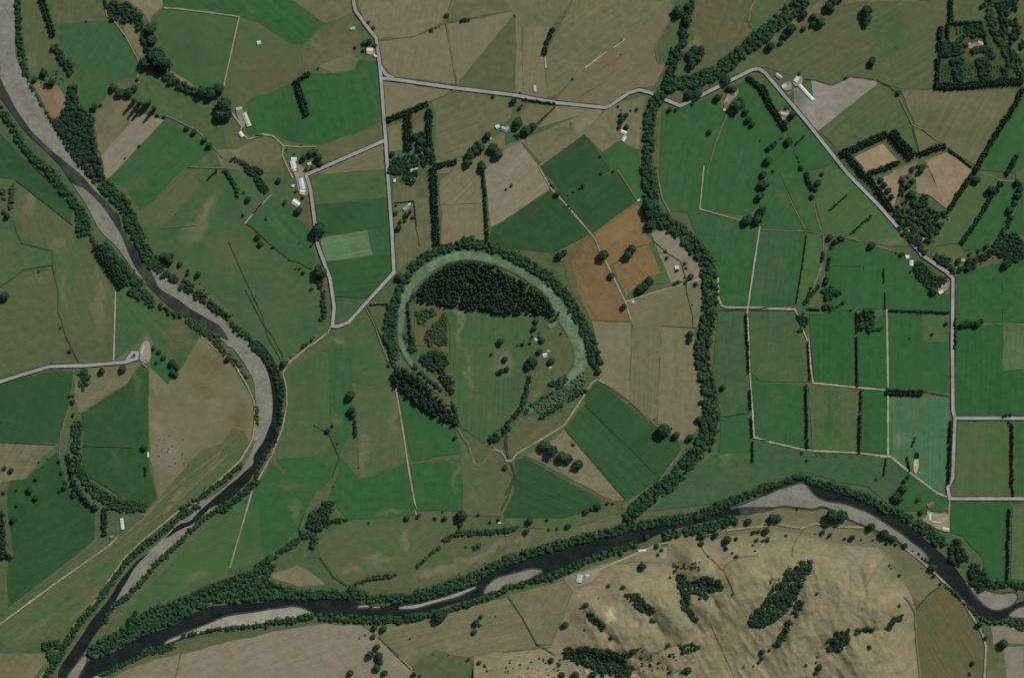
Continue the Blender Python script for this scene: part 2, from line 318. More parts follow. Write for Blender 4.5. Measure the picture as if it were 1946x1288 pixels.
# ------------------------------------------------------------------ paddocks: outline, tones, drill direction, patches
PADDOCKS = [
 ("A1 160,0 300,0 360,290 400,320 400,480 330,540 230,560 180,330", 'ol', 'og', 85, 'A1 220,440,60,40,0 tp .4'),
 ("A1 385,0 780,0 790,110 830,150 440,190 410,150", 'ol', 'og', 85, ''),
 ("A1 440,185 840,145 930,260 1040,470 1010,575 880,590 760,745 630,850 590,800 590,650 560,500 440,320", 'g4', 'g3', 60, 'A1 700,600,120,70,0 og .5'),
 ("A1 400,480 480,470 560,560 590,660 480,690 330,600 230,570", 'og', 'g3', None, ''),
 ("A1 240,620 300,600 350,650 420,630 510,770 430,880 380,870", 'scar2', 'tp', None, 'A1 430,700,60,50,0 pk .6'),
 ("A1 920,0 1200,0 1200,50 1120,120 1110,180 1060,90 960,20", 'tn', 'tp', None, ''),
 ("A1 930,160 1050,260 1065,420 1040,440 920,230", 'tn', 'ol', None, ''),
 ("A1 1070,560 1240,650 1420,740 1560,790 1650,900 1680,1080 1600,1080 1380,930 1170,830 1000,680", 'og', 'g3', -35, 'A1 1500,920,120,50,-50 ol .7; A1 1130,620,80,50,-40 g4 .6'),
 ("A1 700,850 830,670 960,750 1060,840 770,1150 720,1100", 'tn', 'ol', None, ''),
 ("A1 1030,840 1215,890 1100,1010 1000,1110 A2 880,0 800,75 770,60 770,0 A1 750,1150", 'gy', 'tp', 42, ''),
 ("A1 1215,890 1400,980 1590,1100 1330,1284 A2 1160,230 1040,310 990,250 930,150 800,80 870,10 A1 1010,1110", 'g1', 'g3', 42, 'A2 980,120,130,60,30 og .6'),
 ("A2 1390,10 1490,120 1350,280 1200,440 1060,330 1170,210", 'ol', 'og', 45, ''),
 ("A2 1490,120 1640,40 1720,130 1790,330 1810,420 1880,480 B2 0,440 130,560 280,680 440,750 410,850 430,900 500,930 500,1170 B3 380,80 260,150 200,170 A3 1920,130 1800,-20 A2 1700,1060 1580,930 1430,830 1300,700 1200,600 1110,550 1060,430 1200,440",
  'g3', 'og', None, 'A2 1520,330,60,160,-20 tp .8; A2 1400,490,110,60,0 tp .6; A2 1250,510,170,90,20 g4 .9; A2 1700,620,170,170,0 ol .8; A2 1500,570,50,50,0 g2 .4; B2 100,740,140,100,0 go .8; B2 200,1050,200,90,0 og .7; A2 1700,220,70,190,15 g4 .7; B2 330,1130,120,90,0 g3 .8'),
 ("B2 0,340 140,200 230,260 280,270 340,370 430,470 430,560 470,680 440,745 300,690 130,560 0,440 A2 1820,410", 'g4', 'g3', -50, 'B2 200,450,140,40,-60 og .5'),
 ("A2 1650,0 1946,80 B2 140,190 0,340 A2 1810,410 1790,330 1720,130", 'g3', 'og', -50, ''),
 ("A1 1590,1110 1760,1100 1946,1010 B1 90,1000 200,1060 230,1284 A2 1900,30 1640,10", 'ol', 'tn', None, 'A1 1770,1120,80,40,0 tp .7'),
 ("A1 1200,0 1946,0 B1 290,0 420,100 520,170 440,260 390,330 280,330 100,210 0,200 A1 1790,190 1770,120 1200,55", 'g1', 'g4', -40, 'A1 1860,120,60,120,0 og .5'),
 ("A1 1130,110 1290,60 1770,125 1660,640 1450,640 1260,500 1200,350 1170,260 1160,170", 'g3', 'go', None, 'A1 1400,420,120,120,0 g1 .5; A1 1600,250,120,90,0 og .6; A1 1350,540,120,50,-40 g4 .5'),
 ("A1 1250,520 1450,640 1480,660 1340,610", 'tp', 'tn', None, ''),
 ("A1 1780,130 1946,190 B1 100,215 280,340 360,340 360,460 480,490 300,580 150,640 0,720 A1 1800,700 1700,660", 'ol', 'og', None, 'A1 1850,270,90,120,0 go .9; B1 120,590,160,60,20 br2 .7; A1 1800,450,80,80,0 og .7'),
 ("B1 370,340 560,180 740,90 800,300 740,390 480,490 370,470", 'ol', 'to', None, 'B1 480,420,130,40,0 br2 .6'),
 ("B1 300,0 740,0 750,80 540,180", 'to', 'ol', None, ''),
 ("B1 480,490 740,390 780,440 750,520 600,550", 'tn', 'ol', None, ''),
 ("A1 1820,770 B1 0,720 130,690 280,620 430,540 600,540 750,520 790,440 920,460 950,900 650,1040 490,1070 250,1040 150,990 0,1010 A1 1800,980 1850,930", 'g1', 'g4', -75, 'B1 300,960,120,60,0 g2 .5; A1 1870,790,40,60,0 go .5'),
 ("B1 770,0 1470,0 1420,160 1200,265 930,290 820,130", 'tn', 'tp2', 80, ''),
 ("B1 930,300 1200,270 1420,180 1510,620 1040,570 960,480", 'tn', 'tp2', 80, ''),
 ("B1 1440,180 1946,85 1946,690 C1 130,690 120,200 100,60 B1 1510,625", 'tn', 'tp2', 85, 'B1 1750,420,100,200,0 tp2 .6'),
 ("B1 1470,0 1946,0 1946,75 1450,160", 'to', 'ol', None, ''),
 ("C1 0,0 500,0 350,200 300,280 120,200", 'to', 'tn', None, 'C1 220,160,120,40,0 og .4'),
 ("C1 130,210 330,200 290,400 310,730 130,700", 'tn', 'tp2', 85, ''),
 ("C1 500,0 1240,0 1250,60 1190,200 890,290 590,510 380,700 310,730 300,420", 'to', 'tn', 33, ''),
 ("C1 590,510 890,290 1190,60 1240,120 1110,330 1130,480 1190,470 1100,640 990,650 910,680 760,780 380,740 500,590", 'br3', 'tn', 33, 'C1 780,440,200,80,-33 scar .4'),
 ("B1 965,600 1480,665 1310,750 990,880", 'tn', 'tp2', None, ''),
 ("B1 1320,750 1500,670 1940,720 1900,880 1700,1000 1560,1190 1350,1190 1350,850", 'to', 'ol', 20, ''),
 ("B1 1350,1190 1560,1190 1946,900 1946,1100 1740,1284 1350,1284", 'to', 'tn', None, ''),
 ("B1 1000,940 1100,910 1100,1110 1010,1120", 'tn', 'ol', None, ''), ("B1 1180,840 1265,810 1260,1010 1190,1000", 'ol', 'tn', None, ''),
 ("B1 490,1080 970,920 975,1040 500,1230", 'ol', 'to', None, 'B1 330,1000,80,60,0 og .5'),
 ("B1 520,1240 980,1060 1000,1284 B2 985,5 430,50", 'tn', 'to', 20, ''),
 ("B2 430,60 990,5 1010,215 460,270", 'go', 'og', None, 'B2 650,140,120,50,0 g3 .6; B2 900,120,60,50,0 g2 .4'),
 ("B2 465,270 1015,215 1030,430 840,455 570,500 480,490", 'g2', 'g1', None, 'B2 700,300,160,80,0 dk .6'),
 ("B2 500,520 845,455 890,640 530,690", 'pale', 'pale2', 10, ''),
 ("B2 855,460 1030,435 1045,640 890,645", 'g4', 'g1', None, ''),
 ("B2 545,690 1045,640 1045,770 850,960 610,945 580,800", 'g2', 'g1', 5, ''),
 ("B2 615,950 840,965 820,1010 690,1130 620,1150", 'g3', 'g4', None, ''),
 ("B2 1040,120 1200,120 1210,220 1300,220 1330,580 1160,690 1070,760 1050,430", 'to', 'ol', 88, ''),
 ("B2 1380,90 1480,20 1690,0 1700,260 1390,270", 'tn', 'tp2', 45, ''), ("B2 1395,275 1700,260 1715,540 1400,570", 'tn', 'tp2', 88, ''),
 ("C1 0,1110 110,1050 250,1230 C2 330,150 0,380 B2 1760,440 1715,20", 'tp', 'gy', 40, ''),
 ("C1 110,1040 570,850 720,830 590,990 270,1210", 'tn', 'to', None, 'C1 610,910,120,30,35 grey 1.0; C1 420,960,110,22,0 ol .9; C1 430,1020,100,22,30 ol .9; C1 490,930,22,30,0 g4 1.0'),
 ("C1 370,790 730,830 C1 570,850 230,950", 'tn', 'tp2', None, ''),
 ("C1 380,740 740,800 700,840 380,790", 'tn', 'tp', None, ''),
 ("C1 180,770 370,790 250,910 130,940 110,840", 'to', 'ol', None, ''),
 ("C1 0,980 80,960 90,1040 0,1080", 'g4', 'go', None, ''),
 ("C1 265,1225 580,985 790,1255 C2 440,210", 'dk', 'g2', 40, 'C1 500,1080,130,60,40 dkb .8'),
 ("C2 390,180 820,20 975,235 650,480", 'g2', 'dk', 40, ''),
 ("C1 720,1140 830,1030 990,1110 C1 1000,1284 C2 1030,230 980,240 820,20 C1 760,1200", 'g4', 'go', None, ''),
 ("C2 340,160 640,480 370,630 0,590 B2 1750,550 1770,440 C2 0,380", 'dk', 'g2', 35, 'C2 230,300,160,40,50 dkb .8; C2 60,560,90,50,0 dkb .5'),
 ("C1 580,990 740,820 820,770 1040,700 1000,1000 990,1110 840,1040 720,1130", 'tn', 'to', 85, ''),
 ("C2 370,640 620,500 660,500 760,740 930,1000 930,1130 640,1120 480,880 440,720", 'olb', 'ol', None, ''),
 ("C2 660,490 970,250 1010,300 1030,370 1040,480 1080,540 1060,560 970,580 740,740 700,620", 'br', 'br4', 35, 'C2 900,470,120,50,30 tp .5'),
 ("C2 800,720 980,590 1070,560 1150,770 1010,830 880,960", 'br', 'br4', -60, 'C2 1060,780,60,60,0 br4 .6'),
 ("C2 490,690 620,520 690,600 740,700 900,1000 930,1130 630,1120 560,950", 'br5', 'br', -65, 'C2 600,600,80,80,0 olb .9'),
 ("C2 1060,560 1085,540 1220,840 1040,870 1150,770", 'go', 'og', None, ''),
 ("C2 740,720 800,750 900,950 880,975", 'go', 'og', None, ''),
 ("C2 1080,480 1150,440 1280,500 1360,600 1350,650 1440,700 1470,780 1450,820 1220,850", 'tp', 'gy', 40, 'C2 1320,600,90,60,-50 pk .6'),
 ("C2 890,990 1460,820 1450,1000 1420,1180 940,1150", 'tn', 'to', 15, ''),
 ("C2 640,1130 935,1145 C3 920,460 700,330 690,100", 'tp2', 'tn', 88, ''),
 ("C2 940,1150 1160,1160 C3 1150,0 1130,600 1060,620 920,470", 'to', 'tn', 88, ''),
 ("C3 1150,0 C2 1160,1170 1400,1190 C3 1400,40 1390,200 1450,330 1470,430 1430,660 1340,780 1290,760 1130,640", 'tn', 'tp2', 88, 'C3 1270,300,20,400,0 to .6'),
 ("C3 590,450 650,350 700,340 1110,670 1290,780 1300,830 1140,1060 600,510", 'g2', 'dk', 45, 'C3 1000,680,120,50,20 g1 .6'),
 ("C3 590,500 1150,1050 900,1210 440,680", 'g2', 'g1', -45, ''),
 ("C3 440,690 890,1205 800,1215 160,880 230,790", 'tn', 'tp', 45, 'C3 320,940,180,40,-30 og .6'),
 ("C3 80,910 150,890 430,1050 720,1210 C4 600,50 430,100 0,95 B4 1860,100 C3 0,1100 80,1030", 'g2', 'dk', -25, ''),
 ("C3 40,880 230,760 430,690 300,800 150,880", 'og', 'ol', None, ''),
 ("B2 1440,1040 1740,1080 C2 190,1095 190,1150 240,1180 C3 230,70 250,110 150,250 130,440 0,620 B3 1720,790 1540,670 1460,440 1460,0", 'g3', 'og', 87,
  'B2 1530,1100,30,200,0 tp .7; B3 1600,250,25,200,3 tp .6; B3 1850,180,90,110,0 tp .7; B3 1700,700,60,60,0 g4 .3; B2 1800,1150,120,60,0 og .6'),
 ("B2 1200,1000 1440,1030 1440,1284 B3 1450,130 1350,80 1200,60", 'olb', 'ol', None, 'B2 1280,1100,60,70,0 g4 .9'),
 ("C3 260,110 370,30 480,0 530,130 490,260 350,340 200,500 160,480 240,180", 'ol', 'og', 70, 'C3 450,120,30,120,20 go .9; C3 300,300,70,120,-50 og .5'),
 ("C3 0,740 100,600 250,620 430,560 480,520 430,660 100,850 30,900", 'ol', 'olb', 40, 'C3 60,680,60,40,0 go .8'),
 ("B3 250,230 560,100 570,500 590,860 170,900 255,520", 'og', 'g3', 85, 'B3 330,380,120,60,0 ol .5'),
 ("B3 560,90 740,90 730,700 640,870 590,860 570,500", 'g4', 'g3', 88, 'B3 620,620,50,90,0 tn .5'),
 ("B3 520,0 900,0 1030,260 1060,380 740,340 740,90", 'og', 'g4', None, 'B3 630,50,40,70,0 tp .8'),
 ("B3 750,360 1060,380 1140,920 870,1030 790,1040 770,750 740,500", 'og', 'ol', 88, 'B3 1040,560,40,180,0 tp .5; B3 820,880,40,200,0 tp .6; B3 960,520,80,70,0 go .6'),
 ("B3 640,880 780,1040 870,1030 1150,930 1200,1284 B4 1200,80 870,110 700,110 B3 560,1200 640,1000", 'g1', 'g4', 88, 'B4 1050,70,120,20,0 tn .6'),
 ("B3 170,900 590,880 640,930 570,1060 480,1130 400,1060 250,1030", 'g4', 'g1', None, 'B3 560,930,50,60,0 og .6'),
 ("B3 130,930 250,1030 400,1060 480,1130 400,1284 B4 350,180 0,470 A4 1946,430 1700,520 1600,200 B3 0,1150", 'g1', 'g4', None, 'B3 270,1100,160,50,-10 ol .8; A4 1450,560,120,70,0 ol .7; B4 320,50,40,100,15 tp .5'),
 ("B3 1080,420 1200,500 1500,650 1540,860 1180,920", 'g1', 'g4', 80, ''),
 ("B3 1170,940 1540,900 1560,1284 1210,1284", 'g1', 'g4', 88, 'B3 1380,920,120,15,0 tp .5; B3 1500,1010,40,120,0 tp .5'),
 ("B3 1540,870 1600,850 1660,940 1870,960 1940,1130 1870,1284 B4 1850,90 1560,80 B3 1560,1284", 'ol', 'og', None, 'B3 1640,1180,80,50,0 tn .6'),
 ("A4 1900,0 1700,0 1400,300 1000,700 850,900 940,890 1100,730 1450,620 1700,480 1946,420 A3 1900,1150", 'go', 'g3', None, 'A4 1450,540,110,50,20 tn .6; A4 1480,330,80,70,0 og .7; A4 1850,150,80,160,0 g1 .7'),
 ("B4 700,130 1100,110 1500,110 1480,200 1200,460 1080,520 760,580 700,600 500,400 480,280 600,180", 'og', 'ol', None,
  'B4 960,310,150,70,-10 go .9; B4 950,410,130,50,0 tp .8; B4 1130,260,40,120,10 tp .7; B4 740,470,80,40,-20 tp .6; B4 850,230,160,35,0 ol .8; B4 1250,260,110,120,0 ol .6'),
 ("B4 110,530 330,450 400,480 540,590 350,610", 'tn', 'tp', None, 'B4 250,540,80,40,0 tp .6'),
 ("B4 780,590 1080,520 1200,470 1480,250 1946,200 C4 0,190 90,190 B4 1946,370 1700,450 1300,600 1000,640 800,630", 'ol', 'og', None,
  'B4 1330,510,140,35,15 tp .9; B4 1560,430,180,35,28 tp .9; B4 1780,340,160,35,25 tp .8; B4 1400,380,140,60,30 go .9; B4 830,600,60,30,0 go .6'),
 ("C4 0,210 200,180 500,180 760,80 870,80 860,140 700,210 430,260 200,320 0,380", 'ol', 'to', None, 'C4 250,160,260,25,-10 go .7; C4 120,260,120,40,10 tn .7'),
 ("C4 0,105 430,105 600,55 870,60 500,180 0,170", 'og', 'ol', None, ''),
 ("B4 0,970 480,885 800,890 900,960 1180,1210 1170,1600 -900,1600 A4 1300,1284 1340,1110 1700,1010 1946,960", 'gy2', 'tp', 20, 'A4 1320,1190,20,130,-25 br 0.7; A4 1700,960,250,30,10 br .6'),
 ("A4 830,1284 960,1210 1330,1100 1320,1180 1290,1284 1200,1600 700,1600", 'tp', 'br3', 40, ''),
 ("B4 830,895 1200,880 1450,800 1870,690 C4 20,680 230,1030 200,1060 0,1080 B4 1600,1130 1350,1080 1180,1200 900,960", 'tn', 'to', 15, 'B4 1250,1150,80,80,0 ol .5'),
 ("C4 20,670 440,560 500,640 420,830 340,1040 230,1030", 'tn', 'to', 60, 'C4 320,770,70,60,0 br3 .6'),
 ("C4 430,540 640,470 1000,350 1150,290 1180,430 1000,420 800,440 640,580 500,640", 'tp', 'tn', 20, ''),
 ("C4 1500,180 1700,130 1946,30 D4 500,40 780,160 760,190 400,180 0,170 C4 1946,170", 'tn', 'ol', None, 'D4 300,100,200,30,0 br3 .5'),
 ("D4 30,150 330,170 600,170 800,205 960,320 1130,480 1150,650 1080,620 960,480 860,350 600,330 330,270 30,200 C4 1700,260 1560,280 1350,245 1500,185 1946,165", "tn", "to", None, ""),
 ("D4 1140,830 1250,700 1360,600 1500,740 1640,1000 1610,1600 1180,1600 1150,950", 'ol', 'br6', -60, 'D4 1330,950,40,200,20 br6 .8; D4 1260,930,60,120,0 go .5; D4 1400,1150,100,80,0 go .4'),
 ("D4 950,300 1100,330 1260,450 1350,590 1200,720 1130,700 1000,500", 'to', 'tn', None, 'D4 1080,470,90,60,0 og .7'),
 ("D4 1700,900 1890,910 1946,930 1946,1030 1720,1030", 'tp', 'gy', None, ''), ("D4 1800,1050 1946,1050 1946,1600 1830,1600", 'gy', 'tp', None, ''),
 ("D4 1680,1040 1790,1060 1820,1284 1800,1600 1660,1600", 'ol', 'tn', None, ''),
 # east of the stream
 ("C1 1160,820 1300,800 1560,700 1620,830 1750,860 1840,960 1946,1100 C2 1946,0 1900,260 1790,350 1430,300 1370,330 1200,320 1130,100 1140,0 C1 1150,1000", 'g4', 'g1', 80, 'C1 1350,850,40,30,0 ol .5; C1 1560,960,80,30,30 og .6; C2 1270,250,60,60,0 og .5'),
 ("C1 1690,640 1800,580 1880,640 1946,830 1946,1080 1840,950 1750,830", 'g4', 'g1', None, ''),
 ("C2 1350,330 1430,310 1740,385 1880,430 1800,1020 1600,1020 1570,800 1530,640 1400,480", 'g4', 'g1', 84, 'C2 1620,430,60,60,0 og .4'),
 ("C2 1890,440 D2 0,430 330,470 300,900 250,1010 0,1025 C2 1810,1020", 'g1', 'g3', 84, 'D2 120,700,120,60,30 og .5'),
 ("D2 340,480 450,490 460,700 380,900 260,1010", 'go', 'og', None, ''),
 ("D2 -30,0 120,10 240,280 330,430 330,465 0,435", 'g4', 'g1', 60, 'D2 170,230,50,70,0 ol .8'),
 ("D2 130,10 300,20 380,200 450,480 340,460 250,280", 'g4', 'go', 70, ''),
 ("D2 470,0 620,0 880,310 1150,590 830,560 640,510 460,480 400,250", 'go', 'og', 45, 'D2 1000,540,140,40,20 tn .5'),
 ("D2 500,560 650,530 1080,640 1250,870 1400,940 1400,1060 930,1040 530,1050 470,900", 'g1', 'g4', 88, ''),
 ("D2 380,900 470,880 450,1040 350,1030", 'ol', 'og', None, ''),
 ("C1 1946,560 D1 0,520 30,560 190,740 230,830 120,830 0,640", 'go', 'g4', None, ''),
 ("D1 0,740 180,980 170,1010 20,1080 -60,1000", 'g1', 'g4', None, ''), ("D1 20,1090 170,1010 240,1110 280,1200 260,1284 0,1284", 'g4', 'g1', 45, ''),
 ("D1 190,960 260,880 540,1130 560,1190 460,1240 300,1284 240,1110", 'g4', 'g1', None, ''),
 ("D1 0,390 180,330 500,100 700,20 1370,0 1400,170 1290,360 1280,660 1040,660 850,590 650,570 520,630 300,580 90,520 30,500", 'ol', 'og', 30, 'D1 950,250,160,220,0 g3 .9; D1 520,420,160,100,30 br6 .4; D1 640,460,100,50,0 g3 .4'),
 ("D1 0,0 430,0 200,100 0,330", 'ol', 'og', None, ''), ("D1 440,0 1370,0 700,20 400,110 0,390 0,350 180,210 330,80", 'to', 'ol', None, ''),
 ("C1 1400,0 1880,0 1840,90 1790,180 1830,230 1650,400 1500,470 1420,540 1320,560 1340,320 1390,300 1370,200", 'ol', 'br6', 70, 'C1 1420,300,60,60,0 tp .8; C1 1500,380,50,50,0 go .5'),
 ("C1 1880,0 1946,0 1946,160 1850,220 1800,190", 'og', 'ol', None, ''),
 ("C1 1700,440 1850,330 1946,330 1946,500 1830,500 1690,560", 'ol', 'og', 45, ''),
 ("D1 1310,210 1640,190 1700,60 1780,200 1820,420 1880,600 1310,640 1300,400", "dk", "olb", None, ""),
 ("D1 370,590 520,630 660,575 850,590 860,620 500,910 420,970 250,800 240,660 290,640 340,700 385,750", 'gy3', 'gy', -52, 'D1 700,640,120,30,-30 tp .6; D1 430,860,70,60,-45 tp .5; D1 280,740,60,90,-40 og .7'),
 ("D1 500,910 860,620 1000,690 1110,930 960,980 590,1130 440,980", 'og', 'ol', 38, ''),
 ("D1 1040,680 1280,660 1380,680 1880,660 1870,780 1600,1230 1370,1090 1310,1040 1140,920", 'to', 'ol', 60, 'D1 1400,720,140,60,0 tn .6; D1 1700,800,120,120,0 tn .5; D1 1550,1020,90,80,0 og .7; D1 1120,840,20,80,-20 go .7'),
 ("D1 980,990 1110,940 1160,1100 1110,1120", 'og', 'go', None, ''), ("D1 1130,930 1300,1050 1170,1130", 'to', 'og', None, ''),
 ("D1 690,1160 900,1065 1010,1190 790,1275", 'pk2', 'pk', 28, ''),
 ("D1 1210,1190 1370,1130 1560,1260 D2 1550,30 1370,300 1240,0", 'pk', 'tp', -62, ''),
 ("D2 1150,0 1240,0 1370,300 1250,200 1150,180", 'tp', 'olb', None, ''), ("D2 830,100 1050,0 1010,200 980,285", 'pk', 'tp', None, ''), ("D2 740,0 880,0 800,50", 'pk', 'tp', None, ''), ("D1 960,1270 1160,1190 D2 1140,20 1040,60", 'tp', 'olb', None, ''),
 ("D1 1870,790 1946,700 1946,1284 D2 1880,40 1620,10", 'g4', 'g1', 60, ''), ("D2 1620,20 1780,80 1720,230 1460,550 1260,580 1390,310", 'og', 'go', 60, 'D2 1680,60,60,40,0 ol .7'),
 ("D2 1780,100 1890,100 1946,200 1850,330 1800,450 1640,600 1500,610 1490,560 1740,210", 'g4', 'g1', 60, ''), ("D2 1890,100 1946,80 1946,0 1880,30", 'og', 'ol', None, ''),
 ("D2 1880,330 1946,200 1946,480 1800,490", 'g1', 'g4', None, ''), ("D2 1260,580 1460,560 1500,610 1600,630 1420,720 1260,640", 'og', 'ol', None, ''),
 ("D2 1440,800 1780,680 1790,1150 1440,1140", 'g1', 'g4', 88, ''), ("D2 1785,690 1946,660 1946,1140 1790,1150", 'g4', 'g1', 88, ''),
 ("D2 1450,1155 1790,1150 D3 1790,240 1946,250 1946,590 1440,590 1430,400", 'g6', 'g1', 88, ''), ("D2 1790,1155 1946,1155 D3 1946,245 1790,245", 'og', 'pale2', 88, ''),
 ("D2 940,1085 1200,1080 D3 1200,30 1390,40 1390,420 1200,400 950,380", 'g1', 'g4', 88, ''), ("D2 1200,1080 1390,1080 D3 1390,30 1200,30", 'go', 'og', None, 'D2 1260,1225,130,20,5 olb .8; D2 1050,1215,16,20,0 tp .8'),
 ("D2 355,1070 690,1065 D3 700,365 390,340", 'g6', 'g1', 88, ''), ("D2 715,1230 930,1050 D3 940,375 720,370", 'g6', 'g1', 88, ''),
 ("D2 560,900 690,1050 540,1060", 'g1', 'g4', None, ''),
 ("C2 1800,1060 D2 250,1060 290,1284 D3 350,330 0,330 C3 1820,270", 'g3', 'og', 85, 'D3 100,230,120,80,0 og .6'),
 ("C3 1830,290 D3 0,340 320,350 320,830 0,760 C3 1946,770 1840,740", 'g1', 'g4', 88, 'D3 100,450,40,60,0 og .7; C3 1920,560,60,100,0 g3 .6'),
 ("D3 350,370 700,390 710,850 380,830", 'og', 'go', 88, 'D3 510,600,60,250,0 g1 .8'), ("D3 750,390 925,400 935,865 745,850", 'g6', 'g1', 88, ''),
 ("D3 955,450 1180,450 1390,440 1370,1150 1200,1090 960,880", 'teal', 'teal2', 88, 'D3 1140,560,40,160,0 ol .8; D3 1030,760,60,60,0 tp .7; D3 1050,880,50,50,0 og .6'),
 ("C3 1840,760 1946,780 D3 0,780 310,840 900,880 960,900 1360,1180 1390,1284 1000,1284 800,1110 600,1080 320,1000 0,1090 C3 1700,1210 1480,1240 1100,1284 1280,1050 1570,860", 'g3', 'g4', None,
  'C3 1640,900,40,80,-20 tp .6; C3 1780,880,70,40,0 ol .8; C3 1750,1000,60,60,0 ol .6; D3 500,1050,200,60,0 g4 .5; C3 1540,1160,60,30,20 ol .6'),
 ("C3 1530,300 1560,0 C2 1570,1060 1780,1060 C3 1780,280 1800,560 1600,590 1570,460", 'g3', 'g4', 85, 'C3 1680,420,100,80,0 og .7'),
 ("C3 1600,600 1790,570 1830,740 1840,860 1580,860", 'g4', 'g1', None, ''),
 ("C2 1480,780 1570,800 1570,1050 1470,1010", 'g3', 'og', None, ''),
 ("D3 1440,640 1830,630 1830,1170 1420,1170 1430,1000", 'og', 'go', 88, ''), ("D3 1880,640 1946,640 1946,1170 1880,1170", 'g4', 'g1', 88, ''),
 ("D3 1410,1220 1946,1220 D4 1840,0 1800,550 1650,530 1640,400 1500,240 1400,200", 'g6', 'g1', 88, ''), ("D4 1855,10 1946,0 1946,560 1850,550", 'og', 'pale2', 88, ''),
 ("D3 990,920 1380,1190 1390,1284 1000,1284 1060,1100", 'g1', 'g4', None, ''),
 # west of the river
 ("A3 30,340 380,250 540,260 520,450 430,790 30,770 -60,780 -60,370", 'g2', 'dk', 75, ''),
 ("A3 -60,790 420,800 300,900 180,1050 80,1060 -60,1100", 'tn', 'ol', 60, 'A3 80,900,60,120,-20 br3 .8; A3 310,850,70,50,40 og .6'),
 ("A3 80,1060 190,1050 420,850 450,960 500,1100 640,1230 A4 700,60 700,260 620,330 60,770 60,400 100,380 50,0 A3 50,1150", 'dk', 'g2', 30, 'A3 280,1100,90,60,0 og .3'),
 ("A3 600,560 940,350 1050,200 1100,260 1090,560 1100,950 1160,1190 1080,1284 900,1170 640,1020 610,870 620,680", 'g2', 'dk', 75, 'A3 1010,330,40,160,5 ol .8; A3 860,900,40,120,0 og .5; A3 680,560,80,20,20 go .5'),
 ("A3 540,280 650,320 1000,60 1030,180 940,350 590,570 560,480", 'to', 'tn', None, 'A3 700,440,160,25,35 tp .7; A3 850,250,120,40,30 og .5'),
 ("A3 1100,230 1130,170 1240,350 1330,250 1480,0 1700,190 1850,420 1880,560 1860,780 1700,960 1450,1120 1170,1200 1110,900 1100,560", 'tn', 'to', None,
  'A3 1780,600,90,160,0 olb .9; A3 1520,200,180,110,0 br6 .9; A3 1150,700,70,60,0 pk .7; A3 1250,850,120,180,0 grey .6; A3 1600,520,60,30,40 pk .6; A3 1150,350,30,120,10 pk .6; A3 1500,400,140,80,-30 olb .7'),
 ("A3 1720,670 1640,780 1500,830 1340,1000 1180,1190 1160,1284 1340,1284 1500,1150 1720,960 1860,790 1800,700", 'og', 'ol', 42, 'A3 1600,830,160,40,45 olb .9; A3 1300,1190,150,25,45 tp .8; A3 1560,960,120,25,45 br3 .8'),
 ("A4 60,830 400,590 840,290 1050,120 1170,-40 1340,-10 1000,320 850,500 750,650 550,880 320,1000 60,1060 -60,1000", 'og', 'ol', 36, 'A4 700,520,240,25,36 g3 .8; A4 400,700,260,25,36 go .6; A4 640,720,160,40,50 tn .6; A4 250,900,200,30,36 tn .5; A4 1000,220,200,30,40 olb .6'),
 ("A4 -60,1100 340,1100 350,1160 250,1284 150,1500 -60,1500", 'tn', 'olb', None, 'A4 150,1120,60,30,0 go .7'),
 ("A2 -80,0 260,0 420,160 540,300 520,410 110,90 -80,70", 'g2', 'dk', -38, ''), ("A1 -80,900 200,1200 260,1284 -80,1284", 'g2', 'dk', -45, ''),
 ("A2 150,130 530,420 570,470 660,570 690,680 850,910 840,1284 500,1284 460,1100 430,900 400,600 330,560 160,500 140,300", 'ol', 'og', -70, 'A2 550,720,60,260,-5 go .8; A2 220,250,50,100,0 tp .7; A2 430,580,50,60,-40 tp .6; A2 740,1000,50,260,0 tp .6; A2 480,900,30,140,0 tp .4'),
 ("A2 -80,400 120,480 150,550 390,610 390,710 150,770 60,850 -80,850", 'og', 'go', None, 'A2 300,640,80,40,0 g4 .5'), ("A2 -80,80 110,90 160,180 150,400 110,390 -80,380", 'og', 'ol', None, ''),
 ("A2 50,850 380,750 430,880 440,1080 470,1284 A3 540,190 360,200 0,300 -60,300 A2 -80,900", 'ol', 'og', None, 'A2 250,820,110,40,0 tp .5'),
 ("A2 860,940 1000,960 1180,1040 1270,1080 1540,1284 A3 1480,0 1330,250 1230,340 1130,180 1090,40 1030,190 860,180", 'g3', 'go', -50, 'A2 1320,1180,100,90,0 br6 .8; A3 1350,70,110,60,0 br6 .7; A2 950,1100,90,120,-40 g1 .5; A2 1080,1270,40,60,0 tp .8'),
 ("A3 1130,90 1200,120 1270,230 1290,280 1240,355 1110,225", "g4", "go", None, ""),
 ("A3 380,205 830,190 1000,60 1060,60 1030,170 660,310 570,240", 'to', 'og', None, ''),
]
C.update(scar2=(122, 99, 74), tp2=(116, 110, 86), br2=(94, 84, 58), br3=(108, 98, 74), br4=(126, 100, 64), br5=(112, 93, 62), br6=(100, 90, 62), olb=(94, 88, 58), pale2=(82, 108, 74),
         pk2=(150, 130, 104), gy3=(137, 132, 121), gy2=(127, 121, 101), dkb=(60, 66, 42), g6=(46, 88, 46), teal=(68, 104, 72), teal2=(76, 108, 74))
_placed = []
